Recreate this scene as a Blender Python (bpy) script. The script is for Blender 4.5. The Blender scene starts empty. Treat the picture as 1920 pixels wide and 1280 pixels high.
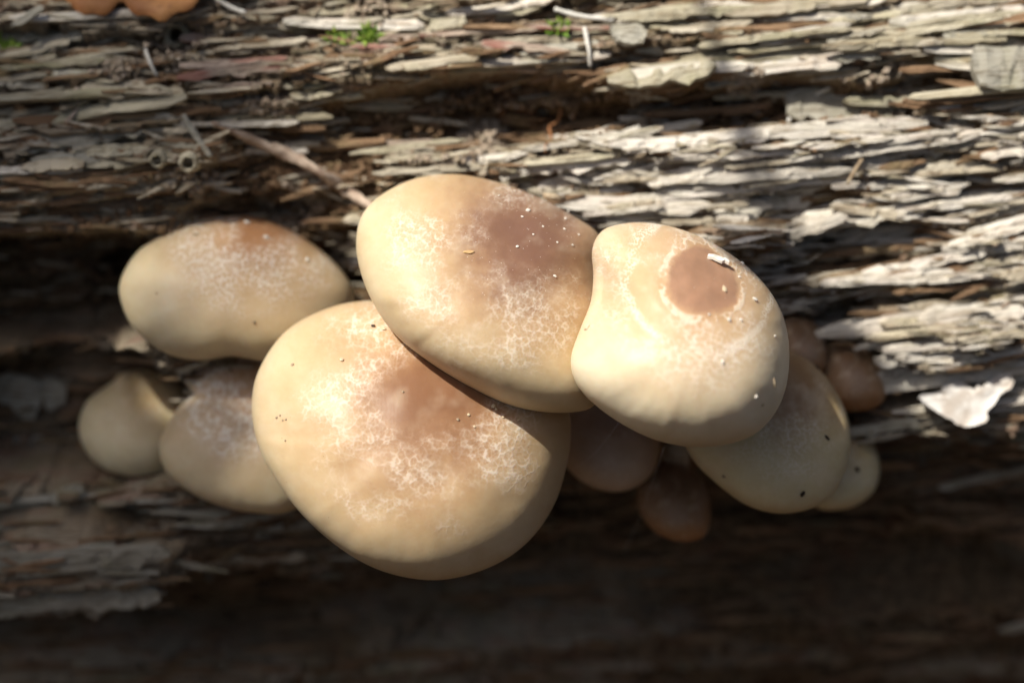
import bpy, bmesh, math, random
import numpy as np
from mathutils import Vector, Matrix

random.seed(7)
rng = np.random.default_rng(7)
SC = bpy.context.scene
COL = SC.collection

# ------------------------------------------------------------------ camera
PITCH = math.radians(35)
DIST = 0.45                      # camera to the middle of the cluster
WIDTH = 0.22                     # metres across the frame at that distance
RIGHT = Vector((1, 0, 0))
UP = Vector((0, math.sin(PITCH), math.cos(PITCH)))
FWD = Vector((0, math.cos(PITCH), -math.sin(PITCH)))
CAM = -DIST * FWD
cam_d = bpy.data.cameras.new("camera")
cam_d.sensor_width = 36
cam_d.lens = 36 * DIST / WIDTH
cam_d.clip_start = 0.01
cam_d.clip_end = 500
cam_d.dof.use_dof = True
cam_d.dof.focus_distance = DIST - 0.013
cam_d.dof.aperture_fstop = 5.4
cam = bpy.data.objects.new("camera", cam_d)
COL.objects.link(cam)
cam.matrix_world = Matrix.Translation(CAM) @ Matrix((RIGHT, UP, -FWD)).transposed().to_4x4()
SC.camera = cam

# ------------------------------------------------------------------ sky, sun, exposure
SUN = Vector((-0.44, -0.13, 0.89)).normalized()      # towards the sun
elev = math.asin(SUN.z)
world = bpy.data.worlds.new("World")
SC.world = world
world.use_nodes = True
wn = world.node_tree
sky = wn.nodes.new("ShaderNodeTexSky")
sky.sky_type = 'NISHITA'
sky.sun_disc = False
sky.sun_elevation = elev
sky.sun_rotation = math.atan2(SUN.x, SUN.y)
bg = wn.nodes["Background"]
bg.inputs["Strength"].default_value = 0.065
sky.dust_density = 4.0
wn.links.new(sky.outputs[0], bg.inputs[0])
sun_d = bpy.data.lights.new("sun", 'SUN')
sun_d.energy = 5.0
sun_d.angle = math.radians(0.55)
sun_d.color = (1.0, 0.94, 0.84)
sun = bpy.data.objects.new("sun", sun_d)
COL.objects.link(sun)
sun.rotation_euler = SUN.to_track_quat('Z', 'Y').to_euler()
sun.location = SUN * 3
SC.view_settings.view_transform = 'Standard'
SC.view_settings.look = 'None'
SC.view_settings.gamma = 1
SC.view_settings.use_curve_mapping = False
SC.view_settings.exposure = 0.28

# ------------------------------------------------------------------ helpers
PX = WIDTH / 1920                # metres per photo pixel at DIST
def at(px, py, w):
    """photo pixel + depth offset from the cluster's middle (metres, + is away)"""
    k = (DIST + w) / DIST * PX
    return CAM + FWD * (DIST + w) + RIGHT * ((px - 960) * k) + UP * ((640 - py) * k)

def mesh(name, verts, faces, mats=None, parent=None, smooth=True):
    me = bpy.data.meshes.new(name)
    me.from_pydata([tuple(v) for v in verts], [], [tuple(f) for f in faces])
    me.update()
    if smooth:
        me.polygons.foreach_set("use_smooth", [True] * len(me.polygons))
    o = bpy.data.objects.new(name, me)
    COL.objects.link(o)
    if mats is not None:
        me.materials.append(mats)
    if parent is not None:
        o.parent = parent
    return o

def tag(o, label=None, cat=None, group=None, kind=None):
    if label: o["label"] = label
    if cat: o["category"] = cat
    if group: o["group"] = group
    if kind: o["kind"] = kind
    return o

def empty(name, loc):
    o = bpy.data.objects.new(name, None)
    o.empty_display_size = 0.01
    o.location = loc
    COL.objects.link(o)
    return o

def hash2(ix, iy, seed):
    h = (ix.astype(np.int64) * 374761393 + iy.astype(np.int64) * 668265263 + seed * 1274126177) & 0xffffffff
    h = ((h ^ (h >> 13)) * 1274126177) & 0xffffffff
    h = ((h ^ (h >> 16)) * 2246822519) & 0xffffffff
    h = h ^ (h >> 15)
    return (h & 0xffffff) / float(0xffffff)

def vnoise(x, y, seed=0):
    x = np.asarray(x, float); y = np.asarray(y, float)
    ix = np.floor(x); iy = np.floor(y)
    fx = x - ix; fy = y - iy
    fx = fx * fx * (3 - 2 * fx); fy = fy * fy * (3 - 2 * fy)
    a = hash2(ix, iy, seed); b = hash2(ix + 1, iy, seed)
    c = hash2(ix, iy + 1, seed); d = hash2(ix + 1, iy + 1, seed)
    return (a * (1 - fx) + b * fx) * (1 - fy) + (c * (1 - fx) + d * fx) * fy * 1.0

def fbm(x, y, seed=0, octv=4):
    s = 0; a = 0.5; n = 0
    for k in range(octv):
        s = s + a * vnoise(x, y, seed + 17 * k); n += a
        x = x * 2.03 + 3.1; y = y * 2.03 + 1.7; a *= 0.5
    return s / n

def worley(x, y, seed):
    ix = np.floor(x); iy = np.floor(y)
    f1 = np.full(x.shape, 9.0); f2 = np.full(x.shape, 9.0)
    rid = np.zeros(x.shape); cx = np.zeros(x.shape); cy = np.zeros(x.shape)
    for dx in (-1, 0, 1):
        for dy in (-1, 0, 1):
            jx = ix + dx; jy = iy + dy
            px = jx + hash2(jx, jy, seed); py = jy + hash2(jx, jy, seed + 5)
            d = np.hypot(px - x, py - y)
            m = d < f1
            f2 = np.where(m, f1, np.minimum(f2, d))
            rid = np.where(m, hash2(jx, jy, seed + 9), rid)
            cx = np.where(m, px, cx); cy = np.where(m, py, cy)
            f1 = np.where(m, d, f1)
    return f1, f2, rid, cx, cy

def sstep(a, b, v):
    t = np.clip((v - a) / (b - a), 0, 1)
    return t * t * (3 - 2 * t)

# ------------------------------------------------------------------ node helpers
class NT:
    def __init__(self, name):
        self.m = bpy.data.materials.new(name)
        self.m.use_nodes = True
        self.t = self.m.node_tree
        self.b = self.t.nodes["Principled BSDF"]
    def n(self, typ, **kw):
        nd = self.t.nodes.new(typ)
        for k, v in kw.items(): setattr(nd, k, v)
        return nd
    def val(self, sock, v):
        if isinstance(v, bpy.types.NodeSocket): self.t.links.new(v, sock)
        else:
            if isinstance(v, tuple) and len(v) == 3 and sock.type == 'RGBA': v = v + (1,)
            sock.default_value = v
    def math(self, op, a, b=None, c=None, clamp=False):
        nd = self.n("ShaderNodeMath", operation=op, use_clamp=clamp)
        self.val(nd.inputs[0], a)
        if b is not None: self.val(nd.inputs[1], b)
        if c is not None: self.val(nd.inputs[2], c)
        return nd.outputs[0]
    def vmath(self, op, a, b=None, out=0):
        nd = self.n("ShaderNodeVectorMath", operation=op)
        self.val(nd.inputs[0], a)
        if b is not None:
            self.val(nd.inputs[3 if op == 'SCALE' else 1], b)
        return nd.outputs[out]
    def mix(self, f, a, b, typ='MIX'):
        nd = self.n("ShaderNodeMix", data_type='RGBA', blend_type=typ)
        self.val(nd.inputs[0], f); self.val(nd.inputs[6], a); self.val(nd.inputs[7], b)
        return nd.outputs[2]
    def map(self, v, a, b, c=0.0, d=1.0, smooth=True):
        nd = self.n("ShaderNodeMapRange", interpolation_type='SMOOTHSTEP' if smooth else 'LINEAR')
        for s, q in zip(nd.inputs[:5], (v, a, b, c, d)): self.val(s, q)
        return nd.outputs[0]
    def noise(self, vec, scale, detail=3, rough=0.55, color=False, dist=0.0):
        nd = self.n("ShaderNodeTexNoise")
        self.val(nd.inputs["Vector"], vec)
        nd.inputs["Scale"].default_value = scale
        nd.inputs["Detail"].default_value = detail
        nd.inputs["Roughness"].default_value = rough
        nd.inputs["Distortion"].default_value = dist
        return nd.outputs["Color" if color else "Fac"]
    def voro(self, vec, scale, feature='DISTANCE_TO_EDGE', out="Distance", rand=1.0):
        nd = self.n("ShaderNodeTexVoronoi", feature=feature)
        self.val(nd.inputs["Vector"], vec)
        nd.inputs["Scale"].default_value = scale
        nd.inputs["Randomness"].default_value = rand
        return nd.outputs[out]
    def ramp(self, f, stops):
        nd = self.n("ShaderNodeValToRGB")
        self.val(nd.inputs[0], f)
        e = nd.color_ramp.elements
        while len(e) < len(stops): e.new(0.5)
        for el, (p, c) in zip(e, stops):
            el.position = p; el.color = c + (1,)
        return nd.outputs[0]
    def bump(self, h, strength, dist, normal=None):
        nd = self.n("ShaderNodeBump")
        nd.inputs["Strength"].default_value = strength
        nd.inputs["Distance"].default_value = dist
        self.val(nd.inputs["Height"], h)
        if normal is not None: self.val(nd.inputs["Normal"], normal)
        return nd.outputs[0]
    def finish(self, col, rough=0.8, normal=None, spec=0.3):
        self.val(self.b.inputs["Base Color"], col)
        self.val(self.b.inputs["Roughness"], rough)
        self.b.inputs["Specular IOR Level"].default_value = spec
        if normal is not None: self.val(self.b.inputs["Normal"], normal)
        return self.m

def wood_material(name, a, b, dark, streak=None, streak_amt=0.0, algae=0.25, base=False):
    """weathered, decayed wood: fibres run along local X"""
    g = NT(name)
    tc = g.n("ShaderNodeTexCoord").outputs["Object"]
    info = g.n("ShaderNodeObjectInfo").outputs["Random"]
    isl = g.n("ShaderNodeNewGeometry").outputs["Random Per Island"]
    rnd = g.math('FRACT', g.math('ADD', info, g.math('MULTIPLY', isl, 3.7)))
    off = g.n("ShaderNodeCombineXYZ")
    g.val(off.inputs[0], g.math('MULTIPLY', rnd, 3.0)); g.val(off.inputs[1], g.math('MULTIPLY', rnd, 5.0))
    p = g.vmath('ADD', tc, off.outputs[0])
    fib = g.vmath('MULTIPLY', p, (90.0, 1300.0, 1300.0))
    fine = g.noise(fib, 1.0, 4, 0.65)
    broad = g.noise(g.vmath('MULTIPLY', p, (45.0, 260.0, 260.0)), 1.0, 3)
    pit = g.noise(p, 900.0, 3, 0.7)
    col = g.mix(g.map(broad, 0.3, 0.7), a, b)
    col = g.mix(g.math('MULTIPLY', g.map(fine, 0.48, 0.66), 0.85), col, dark)
    col = g.mix(g.math('MULTIPLY', g.map(pit, 0.58, 0.78), 0.5), col, dark)
    tone = g.math('ADD', 0.72, g.math('MULTIPLY', rnd, 0.45))
    hs = g.n("ShaderNodeHueSaturation")
    g.val(hs.inputs["Color"], col); g.val(hs.inputs["Value"], tone)
    col = hs.outputs[0]
    alg = g.map(g.noise(p, 70.0, 3), 0.5, 0.68)
    col = g.mix(g.math('MULTIPLY', alg, algae), col, (0.23, 0.23, 0.12))
    if streak is not None:
        s = g.map(g.noise(g.vmath('MULTIPLY', p, (60.0, 330.0, 330.0)), 1.0, 2), 0.52, 0.62)
        col = g.mix(g.math('MULTIPLY', s, streak_amt), col, streak)
    if base:
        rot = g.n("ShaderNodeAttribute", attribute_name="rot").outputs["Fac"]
        plate = g.n("ShaderNodeAttribute", attribute_name="plate").outputs["Fac"]
        crumb = g.noise(tc, 420.0, 5, 0.7)
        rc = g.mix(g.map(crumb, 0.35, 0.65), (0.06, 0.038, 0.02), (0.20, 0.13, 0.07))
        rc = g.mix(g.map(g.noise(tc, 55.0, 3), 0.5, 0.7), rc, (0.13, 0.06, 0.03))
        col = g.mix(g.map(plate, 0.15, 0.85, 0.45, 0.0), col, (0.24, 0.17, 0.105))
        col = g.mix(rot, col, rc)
        nrm = g.bump(crumb, 0.6, 0.0016)
        nrm = g.bump(fine, 0.7, 0.0006, nrm)
    else:
        nrm = g.bump(fine, 1.0, 0.0009)
        nrm = g.bump(pit, 0.5, 0.0004, nrm)
    return g.finish(col, 0.92, nrm, 0.15)

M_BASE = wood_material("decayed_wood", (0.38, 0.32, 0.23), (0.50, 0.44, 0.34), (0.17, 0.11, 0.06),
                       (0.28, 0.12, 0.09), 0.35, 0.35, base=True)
WOODS = [
    wood_material("wood_grey_cream", (0.44, 0.38, 0.28), (0.54, 0.49, 0.39), (0.22, 0.16, 0.10)),
    wood_material("wood_straw", (0.44, 0.395, 0.28), (0.52, 0.48, 0.37), (0.21, 0.165, 0.10), algae=0.4),
    wood_material("wood_brown", (0.20, 0.12, 0.07), (0.30, 0.20, 0.12), (0.10, 0.06, 0.03)),
    wood_material("wood_red_stained", (0.42, 0.35, 0.27), (0.48, 0.38, 0.31), (0.2, 0.12, 0.09),
                  (0.27, 0.075, 0.055), 0.6, 0.1),
    wood_material("wood_sunlit_pale", (0.66, 0.61, 0.52), (0.75, 0.71, 0.63), (0.30, 0.24, 0.16),  # whiter tone paints in the sunlight on the right-hand wood
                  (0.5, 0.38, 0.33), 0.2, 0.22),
    wood_material("wood_silver_grey", (0.38, 0.355, 0.29), (0.47, 0.45, 0.38), (0.19, 0.16, 0.11)),
]

# ------------------------------------------------------------------ the log
R = 0.18
TAU = math.radians(3.2)
E1 = RIGHT * math.cos(TAU) + UP * math.sin(TAU)           # log axis
EU = -RIGHT * math.sin(TAU) + UP * math.cos(TAU)
NF = -FWD
LC = UP * 0.045 + FWD * (0.022 + R)                       # a point on the axis
E1n, EUn, NFn, LCn, CAMn = (np.array(v) for v in (E1, EU, NF, LC, CAM))

def pix_log(px, py):
    """photo pixel -> (x, alpha) where the pixel's ray meets the bare round of the log"""
    d = FWD + RIGHT * ((px - 960) * PX / DIST) + UP * ((640 - py) * PX / DIST)
    o = CAM - LC
    ou, on, du, dn = o.dot(EU), o.dot(NF), d.dot(EU), d.dot(NF)
    a = du * du + dn * dn; b = 2 * (ou * du + on * dn); c = ou * ou + on * on - R * R
    disc = max(b * b - 4 * a * c, 0)
    t = (-b - math.sqrt(disc)) / (2 * a)
    p = o + d * t
    return p.dot(E1), math.atan2(p.dot(EU), p.dot(NF))

xs = np.concatenate([np.linspace(-0.62, -0.165, 50)[:-1], np.linspace(-0.165, 0.165, 720), np.linspace(0.165, 0.62, 50)[1:]])
al = np.concatenate([np.linspace(0.62, -1.30, 760), np.linspace(-1.30, 0.62 - 2 * math.pi, 180)[1:-1]])
X, A = np.meshgrid(xs, al)
T = A * R

# hollows and ledges read off the photograph (one ledge added for its shade): px, py, rx, ry, depth (m, + inwards), how brown
SHAPE = [
    (890, 205, 300, 78, 0.011, 0.9), (1400, 195, 300, 48, 0.009, 0.9), (560, 330, 190, 95, 0.009, 0.8),
    (60, 560, 300, 135, 0.034, 0.5), (110, 800, 290, 120, 0.026, 0.4), (1560, 470, 240, 50, 0.009, 0.5),
    (1760, 140, 70, 40, 0.010, 0.9), (1690, 190, 50, 50, 0.008, 0.9), (1500, 375, 120, 35, 0.005, 0.7),
    (1820, 350, 80, 26, 0.006, 0.5), (1700, 560, 180, 14, 0.004, 0.4), (1650, 740, 110, 22, 0.007, 0.4),
    (1000, 640, 560, 230, 0.012, 0.5),
    (1500, 960, 700, 130, 0.016, 0.3), (900, 1190, 1300, 90, 0.014, 0.3),
    (150, 290, 270, 70, -0.004, 0.0), (140, 1045, 260, 70, -0.013, 0.0), (1760, 640, 170, 60, -0.004, 0.0),
    (1500, 270, 400, 30, -0.003, 0.0), (1250, 140, 130, 26, -0.002, 0), (330, 75, 50, 34, 0.004, 0.7),
    (440, 520, 290, 130, 0.015, 0.7), (1370, 452, 115, 40, -0.009, 0.0), (1570, 675, 125, 115, 0.018, 0.7), (305, 300, 15, 15, 0.006, 0.6), (362, 305, 17, 17, 0.006, 0.6), (334, 68, 24, 22, 0.006, 0.6),  # raised ledge behind the ringed cap is added to shade the hollow
    (1280, 240, 120, 20, 0.003, 0.8), (330, 150, 80, 25, 0.004, 0.6), (560, 75, 90, 18, 0.004, 0.4),
]
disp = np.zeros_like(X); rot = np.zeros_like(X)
wx = (fbm(X * 55, T * 120, 3, 4) - 0.5); wt = (fbm(X * 45, T * 110, 11, 4) - 0.5)
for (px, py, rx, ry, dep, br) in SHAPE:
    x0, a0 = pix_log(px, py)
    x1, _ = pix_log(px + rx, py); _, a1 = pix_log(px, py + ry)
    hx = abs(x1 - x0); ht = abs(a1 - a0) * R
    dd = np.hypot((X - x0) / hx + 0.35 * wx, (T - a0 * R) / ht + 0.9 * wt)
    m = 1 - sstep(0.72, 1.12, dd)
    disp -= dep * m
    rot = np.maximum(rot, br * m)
rot = np.maximum(rot, 0.8 * sstep(-0.40, -0.58, A) * sstep(0.30, 0.55, fbm(X * 16, T * 70, 93, 4)))        # browner underside, shade put into the colour
disp -= 0.012 * sstep(-0.42, -0.75, A)                      # undercut below
# broken laminae: three sizes of long plates, each leaning outwards at its lower edge
plate = np.zeros_like(X)
for (sx, st, amp, slope, seed, wgt) in ((0.085, 0.0080, 0.0040, 0.40, 21, 0.35), (0.040, 0.0036, 0.0022, 0.40, 33, 0.4), (0.015, 0.0017, 0.0010, 0.34, 47, 0.25)):
    u = X / sx + 1.1 * (fbm(X * 40, T * 300, seed + 1, 3) - 0.5)
    v = T / st + 1.5 * (fbm(X * 28, T * 60, seed + 2, 3) - 0.5) + 0.55 * (vnoise(X * 420, T * 60, seed + 3) - 0.5)
    f1, f2, rid, cx, cy = worley(u, v, seed)
    disp += amp * (rid - 0.5) - slope * np.clip(v - cy, -0.9, 0.9) * st
    plate += wgt * rid
disp += 0.0012 * (fbm(X * 300, T * 600, 71, 3) - 0.5)
disp += rot * 0.005 * (fbm(X * 160, T * 220, 77, 4) - 0.5)
DISP = disp
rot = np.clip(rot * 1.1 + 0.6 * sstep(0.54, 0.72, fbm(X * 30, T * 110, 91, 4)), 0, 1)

def log_np(x, a, d):
    rr = R + d
    return LCn + x[..., None] * E1n + (rr * np.cos(a))[..., None] * NFn + (rr * np.sin(a))[..., None] * EUn

def log_disp(x, a):
    i = int(np.clip(np.searchsorted(xs, x), 0, len(xs) - 1))
    j = int(np.clip(np.searchsorted(-al, -a), 0, len(al) - 1))
    return float(DISP[j, i])

def log_point(x, a, lift=0.0):
    rr = R + log_disp(x, a) + lift
    n = NF * math.cos(a) + EU * math.sin(a)
    return LC + E1 * x + n * rr, n

def log_pixel(px, py, lift=0.0):
    x, a = pix_log(px, py)
    for _ in range(3):            # follow the parallax of the hollow or ledge
        p, n = log_point(x, a)
        v = p - CAM
        dpt = v.dot(FWD)
        qx = 960 + v.dot(RIGHT) / dpt * DIST / PX; qy = 640 - v.dot(UP) / dpt * DIST / PX
        x1, a1 = pix_log(px + (px - qx), py + (py - qy))
        x, a = x + 0.7 * (x1 - pix_log(px, py)[0] - (x - pix_log(px, py)[0])), a + 0.7 * (a1 - pix_log(px, py)[1] - (a - pix_log(px, py)[1]))
    p, n = log_point(x, a, lift)
    return p, n, x, a

log = empty("rotting_log", LC - Vector((0, 0, R)))
tag(log, "fallen rotting log of flaking grey wood carrying the mushroom cluster", "log")
LOGLOC = Vector(log.location)
def on_log(o):
    o.parent = log
    o.location = o.location - LOGLOC
    return o

P = log_np(X, A, disp)
ny, nx = X.shape
vid = np.arange(ny * nx).reshape(ny, nx)
j2 = np.roll(np.arange(ny), -1)
q = np.stack([vid[:, :-1], vid[j2][:, :-1], vid[j2][:, 1:], vid[:, 1:]], -1).reshape(-1, 4)
me = bpy.data.meshes.new("wood_core")
me.vertices.add(ny * nx + 2)
ends = np.array([LCn + xs[0] * E1n, LCn + xs[-1] * E1n])
me.vertices.foreach_set("co", np.concatenate([P.reshape(-1, 3), ends]).ravel())
tri0 = np.stack([vid[:, 0], np.full(ny, ny * nx), vid[j2, 0]], -1)
tri1 = np.stack([vid[j2, -1], np.full(ny, ny * nx + 1), vid[:, -1]], -1)
loops = np.concatenate([q.ravel(), tri0.ravel(), tri1.ravel()])
starts = np.concatenate([np.arange(len(q)) * 4, len(q) * 4 + np.arange(2 * ny) * 3])
me.loops.add(len(loops)); me.loops.foreach_set("vertex_index", loops.astype(np.int32))
me.polygons.add(len(starts)); me.polygons.foreach_set("loop_start", starts.astype(np.int32))
me.update(calc_edges=True)
me.polygons.foreach_set("use_smooth", [True] * len(me.polygons))
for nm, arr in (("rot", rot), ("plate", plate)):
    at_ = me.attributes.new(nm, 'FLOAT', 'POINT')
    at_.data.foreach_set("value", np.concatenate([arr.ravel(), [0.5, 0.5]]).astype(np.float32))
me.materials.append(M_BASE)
core = bpy.data.objects.new("wood_core", me)
COL.objects.link(core)
on_log(core)

# ------------------------------------------------------------------ forest floor
g = NT("forest_soil")
tc = g.n("ShaderNodeTexCoord").outputs["Object"]
c = g.mix(g.map(g.noise(tc, 9.0, 6, 0.7), 0.35, 0.65), (0.03, 0.02, 0.012), (0.09, 0.055, 0.03))
c = g.mix(g.map(g.voro(tc, 28.0, 'F1'), 0.1, 0.5), c, (0.06, 0.035, 0.018))
M_SOIL = g.finish(c, 0.95, g.bump(g.noise(tc, 30.0, 6, 0.7), 1.0, 0.02), 0.1)
GZ = LC.z - R - 0.005
gx = np.concatenate([-np.geomspace(120, 1.2, 18), np.linspace(-1.1, 1.1, 60), np.geomspace(1.2, 120, 18)])
GX, GY = np.meshgrid(gx, gx)
near = np.exp(-(GX ** 2 + GY ** 2) / 8)
GH = GZ + near * 0.05 * (fbm(GX * 6, GY * 6, 5, 4) - 0.5) + (1 - near) * 0.5 * (fbm(GX * .2, GY * .2, 6, 3) - 0.5)
gv = np.stack([GX, GY, GH], -1).reshape(-1, 3)
n_ = len(gx)
gi = np.arange(n_ * n_).reshape(n_, n_)
gf = np.stack([gi[:-1, :-1], gi[:-1, 1:], gi[1:, 1:], gi[1:, :-1]], -1).reshape(-1, 4)
tag(mesh("forest_floor", gv, gf, M_SOIL), "dark forest soil under the log", kind="structure")

# ------------------------------------------------------------------ wood flakes
def flake_geometry(L, W, th, rs, n=8, rough=1.0):
    """thin splintered slab: long along x, front edge (-y) broken in square steps, z is its upper face"""
    v = []; f = []
    xs_ = np.sort(np.concatenate([[-0.5, 0.5], rs.uniform(-0.5, 0.5, n - 2)])) * 0.5 + np.linspace(-0.5, 0.5, n) * 0.5
    bend = rs.uniform(-0.04, 0.04) * L
    lo_l = 0.0; hi_l = 0.0
    for i, t in enumerate(xs_):
        if rs.random() < 0.6: lo_l = rs.normal(0, 0.30) * rough
        if rs.random() < 0.4: hi_l = rs.normal(0, 0.14)
        e = min(1.0, (0.5 - abs(t)) * rs.uniform(4, 14) + rs.uniform(0.12, 0.6))
        lo = -0.5 * W * e * max(0.2, 1 + lo_l + rs.uniform(-0.12, 0.12) * rough)
        hi = 0.5 * W * e * max(0.3, 1 + hi_l)
        x = t * L
        z = bend * (4 * t * t - 0.5) + rs.uniform(-0.2, 0.2) * th
        mid = lo + (hi - lo) * rs.uniform(0.3, 0.8)
        v += [(x, lo, z + th * rs.uniform(0.15, 0.5)), (x, mid, z + th * rs.uniform(0.3, 0.8)), (x, hi, z + th * 0.4),
              (x, lo * 0.92, z - th * 0.4), (x, hi, z - th * 0.6)]
    for i in range(n - 1):
        a, b = 5 * i, 5 * (i + 1)
        f += [(a, b, b + 1, a + 1), (a + 1, b + 1, b + 2, a + 2), (a + 3, b + 3, b, a), (a + 4, b + 4, b + 3, a + 3), (a + 2, b + 2, b + 4, a + 4)]
    f += [(0, 1, 2, 4, 3), tuple(5 * (n - 1) + k for k in (3, 4, 2, 1, 0))]
    return v, f

def flake_frame(p, n, ang, tilt, twist=0.0):
    """ex along the grain, ez the upper face: the log's outward normal leaned towards the sky"""
    ex = (E1 * math.cos(ang) + EU * math.sin(ang))
    ex = (ex - n * ex.dot(n)).normalized()
    ey = n.cross(ex).normalized()
    ez = (n * math.cos(tilt) + ey * math.sin(tilt)).normalized()
    ez = (ez + ex * twist).normalized()
    ex = (ex - ez * ex.dot(ez)).normalized()
    ey = ez.cross(ex)
    return Matrix((ex, ey, ez)).transposed()

HERO = [  # px, py, length, height, angle (deg), wood
    (110,80,130,30,20,5),(60,100,130,16,14,0),(30,150,120,14,10,0),(60,185,110,10,12,1),(60,212,80,12,12,0),(215,168,100,22,3,0),
    (345,178,110,22,-2,0),(220,207,170,24,2,1),(280,222,110,16,0,0),(165,262,180,28,6,5),(205,288,130,22,5,1),(110,330,180,30,4,1),
    (130,300,110,18,3,5),(300,250,110,12,2,0),(455,140,200,24,6,3),(430,104,150,14,4,0),(440,122,170,12,5,3),(490,90,150,12,6,0),
    (450,220,110,10,0,1),(650,194,200,18,-1,0),(585,180,80,14,2,1),(70,58,70,14,35,5),(45,72,50,8,50,5),(190,62,70,9,30,0),
    (700,22,200,12,4,1),(600,48,200,12,2,0),(900,28,190,16,3,1),(730,132,90,20,-1,0),(720,78,130,14,2,3),(700,92,90,10,0,3),
    (880,131,100,18,4,1),(962,140,115,16,0,3),(980,80,150,14,3,0),(900,66,190,9,3,3),(840,50,70,30,10,1),(985,95,140,16,-5,3),
    (1060,62,140,10,0,3),(1240,146,170,44,6,1),(1300,28,240,20,4,1),(1500,14,260,26,5,0),(1280,58,220,16,5,0),(1400,60,200,12,4,2),
    (1450,76,240,14,5,1),(1340,88,250,16,4,0),(1620,72,430,12,6,1),(1760,46,300,12,6,1),(1800,20,240,16,5,0),(1700,20,120,18,5,0),
    (1620,36,120,14,7,1),(1530,64,80,14,6,1),(1730,88,260,13,6,1),(1440,120,150,20,4,1),(1550,136,100,12,5,0),(1590,192,190,62,4,5),
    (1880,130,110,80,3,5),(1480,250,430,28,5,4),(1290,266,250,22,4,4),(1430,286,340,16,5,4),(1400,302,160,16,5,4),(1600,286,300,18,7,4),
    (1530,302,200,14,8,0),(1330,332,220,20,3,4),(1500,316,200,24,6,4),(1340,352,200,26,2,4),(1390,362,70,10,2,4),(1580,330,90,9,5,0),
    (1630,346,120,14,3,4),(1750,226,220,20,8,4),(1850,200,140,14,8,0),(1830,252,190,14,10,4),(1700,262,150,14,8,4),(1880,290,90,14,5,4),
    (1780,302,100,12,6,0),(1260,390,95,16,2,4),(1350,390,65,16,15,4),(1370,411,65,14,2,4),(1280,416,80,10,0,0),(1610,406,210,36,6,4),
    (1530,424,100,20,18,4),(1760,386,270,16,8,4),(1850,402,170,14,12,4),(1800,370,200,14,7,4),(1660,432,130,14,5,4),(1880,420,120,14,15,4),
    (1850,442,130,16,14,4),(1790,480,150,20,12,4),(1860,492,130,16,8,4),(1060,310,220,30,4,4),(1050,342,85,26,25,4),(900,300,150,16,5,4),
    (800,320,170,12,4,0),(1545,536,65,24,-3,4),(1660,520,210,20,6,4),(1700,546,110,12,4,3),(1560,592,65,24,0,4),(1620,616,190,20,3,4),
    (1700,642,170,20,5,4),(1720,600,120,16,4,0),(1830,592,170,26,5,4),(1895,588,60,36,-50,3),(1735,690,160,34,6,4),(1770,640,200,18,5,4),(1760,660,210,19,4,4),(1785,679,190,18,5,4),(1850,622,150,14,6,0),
    (1890,650,100,20,8,4),(120,1085,320,50,4,5),(150,1022,300,40,5,5),(430,1052,240,16,4,0),(350,1230,170,22,3,5),(140,1155,200,16,14,3),
    (1900,1118,90,16,18,5),(1860,926,150,16,14,5),(1640,800,220,18,10,5),(40,765,110,60,-10,5),(150,865,70,22,25,5),(1190,335,130,14,4,0),
    (560,262,110,12,-6,2),(1080,230,130,18,6,2),(1330,205,200,16,3,2),(1570,370,120,14,4,2),(1690,310,90,12,8,2),(1440,400,120,14,3,2),
    (980,215,36,80,80,2),(1220,235,40,14,0,4),(700,250,120,14,4,2),(1640,470,160,12,5,2),(1760,540,150,12,5,2),(1880,700,120,16,8,0),
]
def flake_object(px, py, L, Wd, ang, wi, k):
    p, n, x, a = log_pixel(px, py, 0.0)
    s = PX * ((p - CAM).dot(FWD)) / DIST
    rs = np.random.default_rng(1000 + k)
    th = max(0.0009, min(0.0032, Wd * s * 0.32))
    v, f = flake_geometry(L * s * (1.2 if L > 90 else 1.0), Wd * s, th, rs, n=9 if L < 120 else (14 if L < 220 else 20))
    o = mesh("wood_flake", v, f, WOODS[wi], smooth=False)
    o.matrix_world = (Matrix.Translation(p + n * (th * 0.6 + 0.0007)) @ flake_frame(p, n, math.radians(ang) - TAU, rs.uniform(0.12, 0.5), rs.uniform(-.06, .06)).to_4x4())
    return on_log(o)
k = 0
for h in HERO:
    flake_object(*h, k); k += 1
SHARED = []
for i in range(18):
    v, f = flake_geometry(0.014 * (1 + 0.6 * (i % 3)), 0.0014 + 0.0003 * (i % 4), 0.0009, np.random.default_rng(300 + i), n=12)
    o_ = [bpy.data.meshes.new("wood_flake")]
    o_[0].from_pydata(v, [], f); o_[0].update()
    o_[0].materials.append(WOODS[(0, 1, 4, 0, 3, 1, 5, 4, 2)[i % 9]])
    SHARED.append(o_[0])
BRIGHT = [i for i in range(18) if i % 9 in (2, 7, 0, 3)]  # paler woods for the sunlit right side
while k < 296:
    px = random.uniform(-60, 1980); py = random.uniform(-40, 800)
    if 620 < px < 1450 and 150 < py < 260 and random.random() < 0.75: continue
    if px < 700 and py > 330: continue
    if 650 < px < 1250 and py > 400: continue
    if 1000 < px < 1500 and py > 420: continue
    if px < 1500 and py > 560: continue
    p, n, x, a = log_pixel(px, py)
    right = px > 1150 and py > 220
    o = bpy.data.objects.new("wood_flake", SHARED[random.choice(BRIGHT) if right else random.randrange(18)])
    COL.objects.link(o)
    sc_ = random.uniform(0.6, 1.5)
    ang = math.radians(random.gauss(5 if px > 900 else 3, 5)) - TAU
    o.matrix_world = Matrix.Translation(p + n * 0.0012) @ flake_frame(p, n, ang, random.uniform(0.1, 0.6), random.gauss(0, 0.06)).to_4x4() @ Matrix.Diagonal((sc_ * random.uniform(.7, 1.4), sc_, sc_, 1))
    on_log(o); k += 1

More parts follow.
